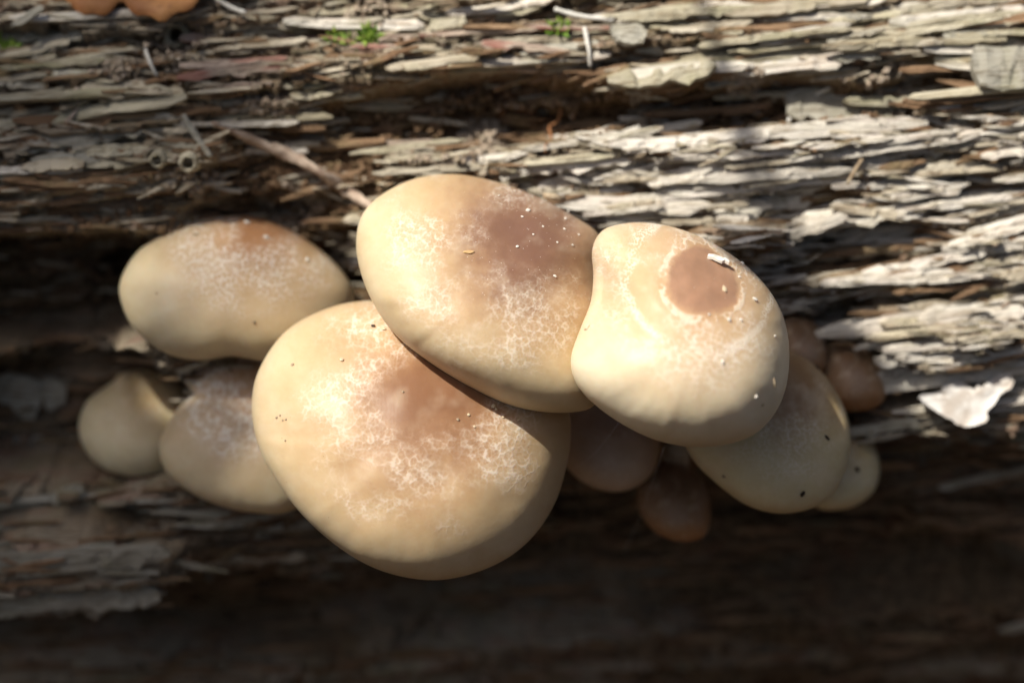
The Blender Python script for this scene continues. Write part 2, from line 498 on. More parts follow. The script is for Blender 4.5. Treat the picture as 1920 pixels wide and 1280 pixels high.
# the smaller splinters and the crumbs of rotten wood, too many to pick apart
def soup(name, count, region, size, mat, accept, aspect=(6, 15), seed=1):
    rs = np.random.default_rng(seed)
    random.seed(seed)
    V = []; F = []
    protos = [flake_geometry(1.0, 1.0, 0.5, rs, n=4) for _ in range(10)]
    done = 0; tries = 0
    while done < count and tries < count * 8:
        tries += 1
        px = random.uniform(region[0], region[2]); py = random.uniform(region[1], region[3])
        if random.random() > accept(px, py): continue
        x, a = pix_log(px, py)
        p, n = log_point(x, a, 0.0004)
        Wd = random.uniform(*size); L = Wd * random.uniform(*aspect)
        M = flake_frame(p, n, math.radians(random.gauss(4, 9)) - TAU, random.uniform(0, 0.7), random.gauss(0, 0.1))
        pv, pf = protos[random.randrange(10)]
        b = len(V)
        for (vx, vy, vz) in pv:
            V.append(p + M @ Vector((vx * L, vy * Wd, vz * Wd)))
        F += [tuple(b + i for i in ff) for ff in pf]
        done += 1
    o = mesh(name, [v - LOGLOC for v in V], F, mat, log, smooth=False)
    tag(o, kind="stuff")
    return o
def acc_up(px, py):
    d = 0.25 + 0.75 * float(vnoise(px / 130, py / 26, 5) > 0.42)
    if 620 < px < 1700 and 150 < py < 245: d *= 0.2
    if px < 340 and py > 430: d *= 0.1
    if py > 800: d *= 0.35
    return d
soup("wood_splinters", 2300, (-120, -120, 2040, 820), (0.0004, 0.0011), WOODS[0], acc_up, seed=3)
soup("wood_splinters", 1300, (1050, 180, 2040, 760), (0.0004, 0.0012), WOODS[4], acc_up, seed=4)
soup("wood_splinters", 1300, (-120, -60, 2040, 1320), (0.0006, 0.0016), WOODS[2], lambda x, y: 0.7, seed=5)
soup("wood_splinters", 130, (-120, 900, 700, 1150), (0.0008, 0.0018), WOODS[5], lambda x, y: 0.5, seed=6)
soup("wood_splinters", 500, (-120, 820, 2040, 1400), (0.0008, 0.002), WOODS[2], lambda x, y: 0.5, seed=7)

WOODS.append(wood_material("frass", (0.40, 0.32, 0.24), (0.52, 0.44, 0.35), (0.22, 0.15, 0.10)))
M_FRASS = WOODS[6]
def crumb_soup(name, spots, mat, seed):
    """rounded angular grains: px, py, rx, ry, count, size"""
    random.seed(seed)
    V = []; F = []
    base = [Vector(v) for v in ((1, 0, 0), (-1, 0, 0), (0, 1, 0), (0, -1, 0), (0, 0, 1), (0, 0, -1))]
    tri = [(0, 2, 4), (2, 1, 4), (1, 3, 4), (3, 0, 4), (2, 0, 5), (1, 2, 5), (3, 1, 5), (0, 3, 5)]
    for (px, py, rx, ry, cnt, size) in spots:
        for i in range(cnt):
            r = math.sqrt(random.random()); t = random.uniform(0, 6.283)
            x, a = pix_log(px + rx * r * math.cos(t), py + ry * r * math.sin(t))
            heap = (1 - r) * min(rx, ry) * PX * 0.8 if cnt > 60 and rx < 90 else 0.0
            p, n = log_point(x, a, size * 0.4 + heap * random.random())
            s = size * random.uniform(0.5, 1.4); b = len(V)
            q = Vector((random.gauss(0, 1), random.gauss(0, 1), random.gauss(0, 1))).to_track_quat('X', 'Y').to_matrix()
            for v in base:
                V.append(p + q @ Vector((v.x * s * random.uniform(.6, 1.4), v.y * s * random.uniform(.6, 1.2), v.z * s * random.uniform(.6, 1.2))) - LOGLOC)
            F += [tuple(b + j for j in ff) for ff in tri]
    return tag(mesh(name, V, F, mat, log, smooth=False), kind="stuff")
crumb_soup("wood_crumbs", [(905, 252, 52, 46, 420, 0.0008), (1402, 165, 34, 50, 220, 0.0008), (1205, 200, 26, 40, 110, 0.0007),
    (330, 100, 60, 40, 260, 0.0007), (480, 195, 60, 26, 150, 0.0008), (240, 140, 80, 30, 200, 0.0007), (690, 30, 40, 26, 120, 0.0009),
    (1560, 600, 60, 40, 90, 0.0011), (1680, 160, 70, 60, 90, 0.0009), (800, 305, 90, 14, 80, 0.0007), (540, 390, 60, 50, 120, 0.0010),
    (360, 330, 60, 30, 110, 0.0008), (640, 500, 40, 40, 60, 0.0012), (960, 100, 900, 110, 900, 0.0005)], M_FRASS, 11)
crumb_soup("wood_crumbs", [(900, 200, 300, 80, 1100, 0.0007), (1420, 195, 300, 50, 700, 0.0007), (560, 320, 180, 90, 800, 0.0008),
    (960, 200, 960, 220, 900, 0.0006), (300, 500, 330, 120, 300, 0.001)], WOODS[2], 12)

# ------------------------------------------------------------------ mushrooms
def cap_material(name, seed, disc=(0.30, 0.145, 0.085), mid=(0.50, 0.31, 0.17), tan=(0.535, 0.38, 0.215), margin=(0.67, 0.57, 0.375),
                 r=(0.30, 0.55, 0.95, 1.35), web=0.8, webring=(0.3, 0.5, 0.95, 1.25), webscale=17.0, patchlo=0.38, ring=None, specks=0.0):
    g = NT(name)
    c0 = g.n("ShaderNodeAttribute", attribute_name="capc").outputs["Vector"]
    c0 = g.vmath('ADD', c0, (0.0, 0.0, seed * 3.17))
    flat = g.vmath('MULTIPLY', c0, (1.0, 1.0, 0.0))
    wob = g.vmath('SUBTRACT', g.noise(c0, 2.2, 4, color=True), (0.5, 0.5, 0.5))
    d = g.vmath('LENGTH', g.vmath('ADD', flat, g.vmath('SCALE', wob, 0.55)), out=1)
    d = g.math('ADD', d, g.math('MULTIPLY', g.math('SUBTRACT', g.noise(c0, 11.0, 4, 0.65), 0.5), 0.32))
    dclean = g.vmath('LENGTH', g.vmath('ADD', flat, g.vmath('SCALE', wob, 0.30)), out=1)
    col = g.mix(g.map(d, r[0] * 0.2, r[1] * 1.25), disc, mid)
    col = g.mix(g.map(d, r[0], r[2]), col, tan)
    col = g.mix(g.map(d, r[2] * 0.75, r[3] * 1.12), col, margin)
    mot = g.noise(c0, 5.0, 5, 0.6)
    col = g.mix(g.map(mot, 0.35, 0.7, 0.0, 0.3), col, (0.80, 0.71, 0.58), 'MULTIPLY')
    col = g.mix(g.map(g.noise(c0, 3.0, 3), 0.5, 0.75, 0.0, 0.3), col, (0.70, 0.59, 0.43))
    # cottony, net-like veil remains: thin cell walls, denser in a ring round the disc
    dis = g.vmath('SCALE', g.vmath('SUBTRACT', g.noise(c0, 7.0, 3, color=True), (0.5, 0.5, 0.5)), 0.06)
    cw = g.vmath('ADD', c0, dis)
    fuzz = g.noise(c0, 46.0, 4, 0.7)
    def bubbles(off, sc_, lo, hi):
        nd = g.n("ShaderNodeTexVoronoi", feature='F1', voronoi_dimensions='2D')
        g.val(nd.inputs["Vector"], g.vmath('ADD', cw, off)); nd.inputs["Scale"].default_value = sc_
        f1 = g.math('ADD', nd.outputs["Distance"], g.math('MULTIPLY', g.math('SUBTRACT', fuzz, 0.5), 0.22))
        return g.map(f1, lo, hi)
    l1 = bubbles((seed * 1.3, 0.7, 0.0), webscale * 1.15, 0.24, 0.62)
    l2 = bubbles((3.1, seed * 0.9, 0.0), webscale * 2.6, 0.20, 0.62)
    zone = g.math('MULTIPLY', g.map(d, webring[0], webring[1]), g.map(d, webring[2], webring[3], 1.0, 0.0))
    patch = g.map(g.noise(g.vmath('ADD', c0, (5.0, 2.0, 1.0)), 1.9, 3), patchlo, patchlo + 0.22)
    wm = g.math('MULTIPLY', zone, patch)
    cloud = g.math('MULTIPLY', g.map(fuzz, 0.35, 0.7), g.math('MULTIPLY', wm, 0.22))
    lines = g.math('MULTIPLY', g.math('MAXIMUM', g.math('MULTIPLY', l1, g.math('ADD', 0.45, g.math('MULTIPLY', l2, 0.6))), g.math('MULTIPLY', l2, 0.38)), wm)
    wfac = g.math('MULTIPLY', g.math('MAXIMUM', lines, cloud), web, clamp=True)
    white = (0.84, 0.77, 0.67)
    col = g.mix(wfac, col, white)
    h = g.math('MULTIPLY', wfac, 1.0)
    if ring is not None:                      # a cracked ring round a smooth brown eye
        rr, wd, eye = ring
        inside = g.map(g.math('ADD', dclean, g.math('MULTIPLY', g.math('SUBTRACT', fuzz, 0.5), 0.10)), rr - 0.05, rr + 0.02, 0.92, 0.0)
        eyec = g.mix(g.map(g.math('ADD', g.noise(c0, 4.0, 4), g.math('MULTIPLY', dclean, 0.5)), 0.4, 0.85), eye, tuple(x * 1.45 for x in eye))
        col = g.mix(inside, col, eyec)
        band = g.math('SUBTRACT', 1.0, g.map(g.math('ABSOLUTE', g.math('SUBTRACT', dclean, rr + wd)), wd * 0.4, wd * 1.0))
        brk = g.map(g.math('ADD', g.noise(c0, 4.5, 2), g.math('MULTIPLY', l1, 0.2)), 0.47, 0.66)
        cr = g.math('MULTIPLY', g.math('MULTIPLY', band, brk), g.map(fuzz, 0.3, 0.55, 0.45, 1.0))
        col = g.mix(g.math('MULTIPLY', cr, 0.85), col, (0.74, 0.62, 0.48))
        r2 = rr * 1.95                        # a second, fainter break further out
        band2 = g.math('SUBTRACT', 1.0, g.map(g.math('ABSOLUTE', g.math('SUBTRACT', dclean, r2)), 0.01, 0.07))
        brk2 = g.map(g.math('ADD', g.noise(g.vmath('ADD', c0, (2.0, 7.0, 0.0)), 3.0, 3), g.math('MULTIPLY', l2, 0.25)), 0.50, 0.72)
        col = g.mix(g.math('MULTIPLY', g.math('MULTIPLY', band2, brk2), 0.7), col, (0.80, 0.72, 0.60))
        h = g.math('ADD', g.math('MULTIPLY', h, g.math('SUBTRACT', 1.0, inside)), cr)
    sp = g.voro(c0, 34.0, 'F1')
    spr = g.voro(c0, 34.0, 'F1', "Color")
    keep = g.math('LESS_THAN', g.n("ShaderNodeSeparateColor").outputs[0], 0.0)
    sep = g.n("ShaderNodeSeparateColor"); g.val(sep.inputs[0], spr)
    dark_dot = g.math('MULTIPLY', g.map(sp, 0.06, 0.13, 1.0, 0.0), g.math('GREATER_THAN', sep.outputs[0], 0.955))
    col = g.mix(g.math('MULTIPLY', dark_dot, 0.7), col, (0.20, 0.10, 0.05))
    if specks > 0:
        lite = g.math('MULTIPLY', g.map(g.voro(c0, 46.0, 'F1'), 0.08, 0.17, 1.0, 0.0), g.math('LESS_THAN', sep.outputs[1], specks))
        lite = g.math('MULTIPLY', lite, g.map(d, 0.55, 0.8, 1.0, 0.0))
        col = g.mix(g.math('MULTIPLY', lite, 0.9), col, (0.86, 0.80, 0.72))
        h = g.math('ADD', h, g.math('MULTIPLY', lite, 1.5))
    fine = g.noise(g.vmath('MULTIPLY', c0, (60.0, 26.0, 30.0)), 1.0, 4, 0.65)
    nrm = g.bump(g.noise(c0, 6.0, 3, 0.5), 0.08, 0.0015)
    nrm = g.bump(fine, 0.07, 0.0004, nrm)
    nrm = g.bump(h, 0.25, 0.0004, nrm)
    m = g.finish(col, g.math('ADD', 0.42, g.math('MULTIPLY', wfac, 0.35)), nrm, 0.35)
    g.b.inputs["Subsurface Weight"].default_value = 0.35
    g.b.inputs["Subsurface Radius"].default_value = (1.0, 0.55, 0.28)
    g.b.inputs["Subsurface Scale"].default_value = 0.0045
    return m

g = NT("mushroom_stem")
tc = g.n("ShaderNodeTexCoord").outputs["Object"]
fs = g.noise(g.vmath('MULTIPLY', tc, (500.0, 500.0, 90.0)), 1.0, 4)
M_STEM = g.finish(g.mix(g.map(fs, 0.35, 0.7), (0.62, 0.52, 0.38), (0.42, 0.29, 0.18)), 0.75, g.bump(fs, 0.5, 0.0008), 0.2)
g = NT("mushroom_gills")
M_GILL = g.finish((0.50, 0.40, 0.30), 0.8, None, 0.2)

CAPS = {}
def mushroom(key, poly, centre, disc, w, H, shear, mat, label, foot=None, stem_r=0.0075, lumps=0.0002, dents=(), seed=0, prof=2.2, nr=44, ns=160):
    """poly: the cap's outline in photo pixels; w: depth of its rim at the centre; H: height of the dome;
    shear (gx, gy): how the rim plane leans back to the right and upwards"""
    cx, cy = centre
    k = (DIST + w) / DIST * PX
    pts = np.array([((p[0] - cx) * k, (cy - p[1]) * k) for p in poly])
    # closed smooth curve through the outline points, then its radius for each direction
    dense = []
    m = len(pts)
    for i in range(m):
        p0, p1, p2, p3 = pts[i - 1], pts[i], pts[(i + 1) % m], pts[(i + 2) % m]
        for t in np.linspace(0, 1, 14, endpoint=False):
            dense.append(0.5 * (2 * p1 + (p2 - p0) * t + (2 * p0 - 5 * p1 + 4 * p2 - p3) * t * t + (3 * p1 - p0 - 3 * p2 + p3) * t ** 3))
    dense = np.array(dense)
    th = np.arctan2(dense[:, 1], dense[:, 0]); rad = np.hypot(dense[:, 0], dense[:, 1])
    o_ = np.argsort(th); th = th[o_]; rad = rad[o_]
    phi = np.linspace(-math.pi, math.pi, ns, endpoint=False)
    Rp = np.interp(phi, np.concatenate([th - 2 * math.pi, th, th + 2 * math.pi]), np.concatenate([rad] * 3))
    Rm = float(Rp.mean())
    root = empty("mushroom", at(cx, cy, w + 0.6 * H))
    tag(root, label, "mushroom", "mushrooms clustered on the log")
    O = at(cx, cy, w)
    def P3(x, y, dz):
        return O + RIGHT * float(x) + UP * float(y) + FWD * float(dz)
    verts = []; capc = []
    dx0 = (disc[0] - cx) * k; dy0 = (cy - disc[1]) * k
    rings = [math.sin(t) for t in np.linspace(0, math.pi / 2, nr)][1:]
    def front(rho):
        return H * max(0.0, 1 - rho ** prof) ** 0.5
    def dz_of(x, y, rho, ph):
        z = -front(rho) + shear[0] * x + shear[1] * y
        lum = (float(vnoise(x * 150 + 9 * seed, y * 150 + 4 * seed, 200 + seed)) - 0.5) * lumps * 3 + \
              (float(vnoise(ph * 9 + 50, rho * 2.5 + seed, 210 + seed)) - 0.5) * lumps * 2.2 * rho ** 3
        for (ddx, ddy, dr, dd) in dents:
            q = ((x - (ddx - cx) * k) ** 2 + (y - (cy - ddy) * k) ** 2) / (dr * k) ** 2
            lum += dd * math.exp(-q)
        return z + lum * min(1.0, (1 - rho) * 8 + 0.25)
    verts.append(P3(0, 0, dz_of(0, 0, 0, 0))); capc.append(((-dx0) / Rm, (-dy0) / Rm, 0))
    for rho in rings:
        for i, ph in enumerate(phi):
            # blend from a round middle to the true outline
            rr = rho * ((1 - rho ** 1.5) * Rm * 0.35 + (1 - (1 - rho ** 1.5) * 0.35) * Rp[i])
            x = rr * math.cos(ph); y = rr * math.sin(ph)
            verts.append(P3(x, y, dz_of(x, y, rho, ph)))
            capc.append(((x - dx0) / Rm, (y - dy0) / Rm, 0))
    # inrolled margin
    for (sc_, back) in ((0.988, 0.10), (0.955, 0.17), (0.90, 0.19), (0.84, 0.16)):
        for i, ph in enumerate(phi):
            x = Rp[i] * sc_ * math.cos(ph); y = Rp[i] * sc_ * math.sin(ph)
            verts.append(P3(x, y, back * H * 1.2 + shear[0] * x + shear[1] * y))
            capc.append(((x - dx0) / Rm, (y - dy0) / Rm, 0))
    faces = [(0, 1 + i, 1 + (i + 1) % ns) for i in range(ns)]
    for r_ in range(len(rings) + 3):
        a = 1 + r_ * ns; b = a + ns
        faces += [(a + i, b + i, b + (i + 1) % ns, a + (i + 1) % ns) for i in range(ns)]
    loc = Vector(root.location)
    cap = mesh("cap", [v - loc for v in verts], faces, mat, root)
    att = cap.data.attributes.new("capc", 'FLOAT_VECTOR', 'POINT')
    att.data.foreach_set("vector", np.array(capc, np.float32).ravel())
    # gills: a pleated disc inside the margin
    gv = []; gf = []
    for j, sc_ in enumerate((0.86, 0.6, 0.35, 0.12)):
        for i, ph in enumerate(phi):
            x = Rp[i] * sc_ * math.cos(ph); y = Rp[i] * sc_ * math.sin(ph)
            pl = (0.05 if i % 2 else -0.05) * H
            gv.append(P3(x, y, (0.10, -0.05, -0.1, -0.05)[j] * H + pl + shear[0] * x + shear[1] * y) - loc)
    for j in range(3):
        gf += [(j * ns + i, (j + 1) * ns + i, (j + 1) * ns + (i + 1) % ns, j * ns + (i + 1) % ns) for i in range(ns)]
    mesh("gills", gv, gf, M_GILL, root, smooth=False)
    # stem from under the cap to the wood
    fx, fy = foot if foot else (cx, cy + 30)
    end, n = log_pixel(fx, fy)[:2]
    end = end - n * 0.006
    start = P3(0, 0, -0.15 * H)
    ax = (FWD - UP * (-shear[1]) * 0 - UP * shear[1]).normalized()
    span = (end - start).length
    c1 = start + ax * span * 0.45; c2 = end + n * span * 0.35
    sv = []; sf = []; sn = 24; sr = 14
    for j in range(sr):
        t = j / (sr - 1)
        p = start * (1 - t) ** 3 + c1 * 3 * t * (1 - t) ** 2 + c2 * 3 * t * t * (1 - t) + end * t ** 3
        tg = ((c1 - start) * (1 - t) ** 2 + (c2 - c1) * 2 * t * (1 - t) + (end - c2) * t * t).normalized()
        s1 = tg.cross(RIGHT).normalized() if abs(tg.dot(RIGHT)) < 0.9 else tg.cross(UP).normalized()
        s2 = tg.cross(s1)
        r = stem_r * (1.12 - 0.25 * math.sin(t * math.pi) - 0.1 * t)
        for i in range(sn):
            u = 2 * math.pi * i / sn
            sv.append(p + s1 * (r * math.cos(u)) + s2 * (r * math.sin(u)) - loc)
    for j in range(sr - 1):
        sf += [(j * sn + i, j * sn + (i + 1) % sn, (j + 1) * sn + (i + 1) % sn, (j + 1) * sn + i) for i in range(sn)]
    mesh("stem", sv, sf, M_STEM, root)
    CAPS[key] = (O, Rp, phi, k, cx, cy, dz_of, Rm)
    return root

def on_cap(key, px, py):
    """point and outward normal on a cap's upper face under a photo pixel"""
    O, Rp, phi, k, cx, cy, dz, Rm = CAPS[key]
    def pt(qx, qy):
        x = (qx - cx) * k; y = (cy - qy) * k
        ph = math.atan2(y, x)
        rp = float(np.interp(ph, phi, Rp)); rho = min(0.995, math.hypot(x, y) / rp)
        for _ in range(12):      # undo the round-middle blend
            m_ = ((1 - rho ** 1.5) * Rm * 0.35 + (1 - (1 - rho ** 1.5) * 0.35) * rp)
            rho = min(0.995, math.hypot(x, y) / m_)
        return O + RIGHT * x + UP * y + FWD * float(dz(x, y, rho, ph)), x, y
    p0, x, y = pt(px, py)
    # correct for perspective of the dome's nearness
    v = p0 - CAM; dpt = v.dot(FWD)
    qx = 960 + v.dot(RIGHT) / dpt * DIST / PX; qy = 640 - v.dot(UP) / dpt * DIST / PX
    px2, py2 = px + (px - qx), py + (py - qy)
    p0 = pt(px2, py2)[0]; pa = pt(px2 + 6, py2)[0]; pb = pt(px2, py2 - 6)[0]
    n = (pa - p0).cross(pb - p0).normalized()
    return p0, n

m1 = cap_material("cap_notched", 1, disc=(0.42, 0.22, 0.11), mid=(0.54, 0.34, 0.18), tan=(0.62, 0.45, 0.26), web=0.7, patchlo=0.28, webring=(0.15, 0.35, 0.75, 1.1))
m2 = cap_material("cap_plum_disc", 2, disc=(0.215, 0.115, 0.078), mid=(0.41, 0.25, 0.145), r=(0.36, 0.68, 1.0, 1.45), web=0.5, webring=(0.25, 0.5, 1.0, 1.3), specks=0.16)
m3 = cap_material("cap_ringed_eye", 3, disc=(0.46, 0.27, 0.155), mid=(0.56, 0.38, 0.22), tan=(0.59, 0.43, 0.26), margin=(0.74, 0.66, 0.48),
                  web=0.6, webring=(0.35, 0.45, 0.8, 1.1), ring=(0.34, 0.042, (0.285, 0.162, 0.102)), specks=0.05, r=(0.3, 0.5, 0.85, 1.25))
m4 = cap_material("cap_broad", 4, disc=(0.25, 0.125, 0.066), mid=(0.45, 0.27, 0.145), tan=(0.535, 0.38, 0.215), margin=(0.67, 0.575, 0.385), web=0.5,
                  webring=(0.28, 0.5, 0.72, 0.95), r=(0.3, 0.6, 0.95, 1.35))
m5 = cap_material("cap_olive_cream", 5, disc=(0.27, 0.16, 0.08), mid=(0.38, 0.25, 0.125), tan=(0.52, 0.40, 0.21), margin=(0.66, 0.58, 0.36), r=(0.3, 0.6, 0.95, 1.45), web=0.3)
m6 = cap_material("cap_lacy", 6, disc=(0.54, 0.35, 0.21), mid=(0.58, 0.39, 0.24), tan=(0.62, 0.46, 0.28), web=1.0, webring=(0.1, 0.25, 0.8, 1.1), webscale=9.0, patchlo=0.22, r=(0.3, 0.6, 0.9, 1.4))
m7 = cap_material("cap_pale_cream", 7, disc=(0.46, 0.34, 0.19), mid=(0.58, 0.46, 0.28), tan=(0.64, 0.54, 0.34), margin=(0.70, 0.63, 0.43), web=0.25)
m8 = cap_material("cap_brown_button", 8, disc=(0.20, 0.12, 0.07), mid=(0.25, 0.155, 0.09), tan=(0.28, 0.175, 0.10), margin=(0.38, 0.20, 0.09), web=0.15)
m9 = cap_material("cap_greyish", 9, disc=(0.34, 0.22, 0.15), mid=(0.44, 0.31, 0.22), tan=(0.5, 0.38, 0.28), margin=(0.54, 0.44, 0.34), web=0.2)

mushroom("c1", [(229,548),(240,500),(270,460),(330,422),(400,404),(470,403),(540,430),(600,470),(645,515),(664,560),(650,620),(590,668),(510,678),(470,672),(435,668),(390,675),(345,670),(300,650),(255,610)],
         (448,545), (490,425), 0.028, 0.017, (0.10, 0.36), m1,
         "dome-shaped tan mushroom with lacy white veil, perched above the torn-edged cap", foot=(560,640), dents=((400,585,50,0.0010),), seed=1)
mushroom("c6", [(366,668),(352,690),(345,712),(349,724),(362,733),(352,745),(330,770),(306,815),(303,845),(320,885),(370,922),(430,946),(490,957),(545,955),(610,920),(640,850),(630,760),(590,690),(520,650),(420,645)],
         (470,800), (480,700), 0.033, 0.013, (0.0, 0.35), m6,
         "tan mushroom with a torn side edge and white web, tucked under the lacy dome cap", foot=(560,760), stem_r=0.006, seed=6)
mushroom("c7", [(150,800),(160,755),(190,728),(208,715),(222,700),(262,692),(310,700),(350,730),(375,790),(360,850),(320,885),(262,893),(210,880),(168,845)],
         (262,795), (285,720), 0.050, 0.014, (0.0, 0.4), m7,
         "small pale cream mushroom with a bumpy top beside the torn-edged cap", foot=(420,800), stem_r=0.005, seed=7, nr=30, ns=120)
mushroom("c2", [(668,450),(678,400),(715,360),(775,329),(850,319),(930,333),(1010,362),(1080,400),(1128,436),(1150,500),(1148,580),(1125,660),(1118,720),(1108,762),(1040,771),(960,758),(880,722),(800,672),(740,622),(698,560),(675,500)],
         (900,560), (985,445), -0.0005, 0.021, (0.20, 0.46), m2,
         "large tan mushroom with dusty plum-brown disc, overlapping the broadest cap", foot=(960,600), stem_r=0.009, dents=((1120,520,60,0.004),), seed=2, nr=56, ns=200, lumps=0.00025)
mushroom("c3", [(1124,438),(1150,420),(1210,412),(1280,424),(1350,455),(1420,508),(1464,570),(1480,640),(1471,720),(1440,780),(1390,818),(1310,833),(1230,822),(1160,790),(1100,745),(1073,705),(1070,665),(1088,615),(1108,565),(1114,515),(1112,470)],
         (1285,635), (1305,528), -0.012, 0.025, (0.16, 0.48), m3,
         "bulging cream mushroom with a ringed reddish-brown eye, pressed against its neighbour", foot=(1260,640), stem_r=0.009, dents=((1105,540,55,0.006),), seed=3, nr=56, ns=200)
mushroom("c4", [(473,750),(486,688),(530,622),(600,580),(685,562),(790,575),(900,615),(1000,680),(1060,750),(1071,810),(1063,870),(1038,945),(990,1010),(920,1055),(830,1077),(740,1066),(660,1030),(580,966),(520,892),(484,822)],
         (775,820), (815,735), 0.0035, 0.023, (0.06, 0.30), m4,
         "broadest cream mushroom with brown disc, lying under the dusty plum-disced cap", foot=(860,740), stem_r=0.010, seed=4, nr=56, ns=200, lumps=0.00025)
mushroom("c5", [(1272,790),(1300,720),(1380,670),(1470,655),(1530,680),(1575,735),(1596,800),(1588,870),(1555,925),(1510,950),(1450,957),(1390,940),(1330,895),(1290,850)],
         (1438,812), (1470,715), 0.016, 0.015, (0.15, 0.40), m5,
         "shaded olive-cream mushroom below the ringed cap, dotted with dark droppings", foot=(1350,760), stem_r=0.007, seed=5)
mushroom("c8", [(1500,860),(1520,800),(1570,780),(1615,795),(1643,840),(1648,885),(1630,925),(1585,950),(1530,950),(1505,915)],
         (1575,868), (1560,800), 0.040, 0.010, (0.1, 0.35), m5,
         "small olive mushroom peeking out behind the shaded olive-cream cap", foot=(1470,840), stem_r=0.0045, seed=8, nr=28, ns=100)
mushroom("c9", [(1440,640),(1455,600),(1490,588),(1530,605),(1548,645),(1545,690),(1515,715),(1470,710),(1445,680)],
         (1495,650), (1500,620), 0.034, 0.010, (0.1, 0.4), m8,
         "little brown mushroom squeezed behind the ringed cream cap", foot=(1450,680), stem_r=0.004, seed=9, nr=28, ns=100)
mushroom("c10", [(1530,700),(1550,650),(1585,640),(1625,658),(1655,695),(1660,735),(1640,762),(1590,770),(1545,755)],
         (1595,706), (1590,670), 0.036, 0.011, (0.1, 0.4), m8,
         "dark brown mushroom with orange rim against the flaking wood", foot=(1500,720), stem_r=0.004, seed=10, nr=28, ns=100)
mushroom("c11", [(1195,935),(1205,895),(1240,868),(1285,872),(1320,905),(1331,955),(1320,1000),(1280,1012),(1235,1000),(1205,970)],
         (1264,940), (1260,905), 0.036, 0.009, (0.0, 0.4), m8,
         "small brown button mushroom hanging low under the cluster", foot=(1270,830), stem_r=0.004, seed=11, nr=28, ns=100)
mushroom("c12", [(1040,800),(1080,740),(1150,725),(1215,760),(1238,820),(1225,880),(1185,912),(1140,918),(1090,900),(1052,860)],
         (1142,825), (1150,770), 0.034, 0.012, (0.0, 0.4), m9,
         "deeply shaded greyish mushroom in the gap between the big caps", foot=(1180,740), stem_r=0.006, seed=12, nr=28, ns=100)

# ------------------------------------------------------------------ loose bits on the caps
def simple(name, col, col2, scale=900.0, rough=0.85):
    g = NT(name)
    tc = g.n("ShaderNodeTexCoord").outputs["Object"]
    f = g.noise(tc, scale, 4, 0.65)
    return g.finish(g.mix(g.map(f, 0.35, 0.65), col, col2), rough, g.bump(f, 0.6, 0.0004), 0.2)
M_CHIP = simple("pale_chip", (0.70, 0.66, 0.58), (0.82, 0.79, 0.72))
M_CRUMB = simple("tan_crumb", (0.55, 0.44, 0.28), (0.70, 0.60, 0.44))
M_DARK = simple("dark_dropping", (0.03, 0.02, 0.015), (0.08, 0.055, 0.035))
M_TWIG = simple("twig_bark", (0.30, 0.22, 0.14), (0.46, 0.38, 0.27), 500.0)
M_SHELL = simple("insect_husk", (0.55, 0.34, 0.15), (0.68, 0.47, 0.24))

def nugget(name, key, px, py, length, width, ang, mat, label, cat, group=None, tall=0.7, seed=0):
    """small irregular grain lying on a cap"""
    p, n = on_cap(key, px, py)
    rs = random.Random(seed * 31 + int(px) + int(py))
    bm = bmesh.new()
    bmesh.ops.create_icosphere(bm, subdivisions=1, radius=1.0)
    for v in bm.verts:
        v.co = Vector((v.co.x * length * 0.5 * PX * rs.uniform(.75, 1.2), v.co.y * width * 0.5 * PX * rs.uniform(.75, 1.2), v.co.z * width * 0.5 * tall * PX * rs.uniform(.75, 1.2)))
    me = bpy.data.meshes.new(name); bm.to_mesh(me); bm.free()
    me.materials.append(mat)
    o = bpy.data.objects.new(name, me); COL.objects.link(o)
    ex = RIGHT * math.cos(math.radians(ang)) + UP * math.sin(math.radians(ang))
    ex = (ex - n * ex.dot(n)).normalized(); ey = n.cross(ex)
    o.matrix_world = Matrix.Translation(p + n * (width * 0.5 * tall * PX * 0.55)) @ Matrix((ex, ey, n)).transposed().to_4x4()
    return tag(o, label, cat, group)

def chip(key, px, py, L, W, ang, mat, label, seed):
    p, n = on_cap(key, px, py)
    v, f = flake_geometry(L * PX, W * PX, 7 * PX, np.random.default_rng(seed), n=6)
    o = mesh("wood_chip", v, f, mat, smooth=False)
    ex = RIGHT * math.cos(math.radians(ang)) + UP * math.sin(math.radians(ang))
    ex = (ex - n * ex.dot(n)).normalized(); ey = n.cross(ex)
    o.matrix_world = Matrix.Translation(p + n * 0.0007) @ Matrix((ex, ey, n)).transposed().to_4x4() @ Matrix.Rotation(-0.25, 4, 'Y')
    return tag(o, label, "wood chip")
chip("c3", 1343, 492, 40, 18, -35, M_CHIP, "white splintered wood chip on the rim of the brown eye", 5)
nugget("wood_chip", "c3", 1357, 543, 18, 9, 80, M_CRUMB, "tiny cream wood chip lying inside the brown eye", "wood chip", tall=0.5, seed=2)
nugget("wood_chip", "c3", 1413, 562, 12, 9, 10, M_CHIP, "bright white grain beside the brown eye of the ringed cap", "wood chip", seed=3)
nugget("insect_egg", "c3", 1103, 613, 17, 9, 12, M_CRUMB, "cream oval grain on the pressed edge of the ringed cap", "grain", seed=4)
for i, (x, y, s) in enumerate(((1392, 494, 8), (1450, 630, 5), (1415, 743, 6), (1355, 678, 7), (1388, 600, 6), (1366, 600, 8), (1385, 520, 5), (1330, 590, 5))):
    nugget("wood_crumb", "c3", x, y, s * 1.3, s, 30 * i, M_CHIP, "tiny pale crumb dusted over the ringed cream cap", "crumb", "crumbs on the ringed cap", seed=i)
nugget("wood_chip", "c3", 1448, 716, 20, 5, -60, M_TWIG, "slim brown sliver stuck on the ringed cream cap", "wood chip", tall=0.8, seed=7)
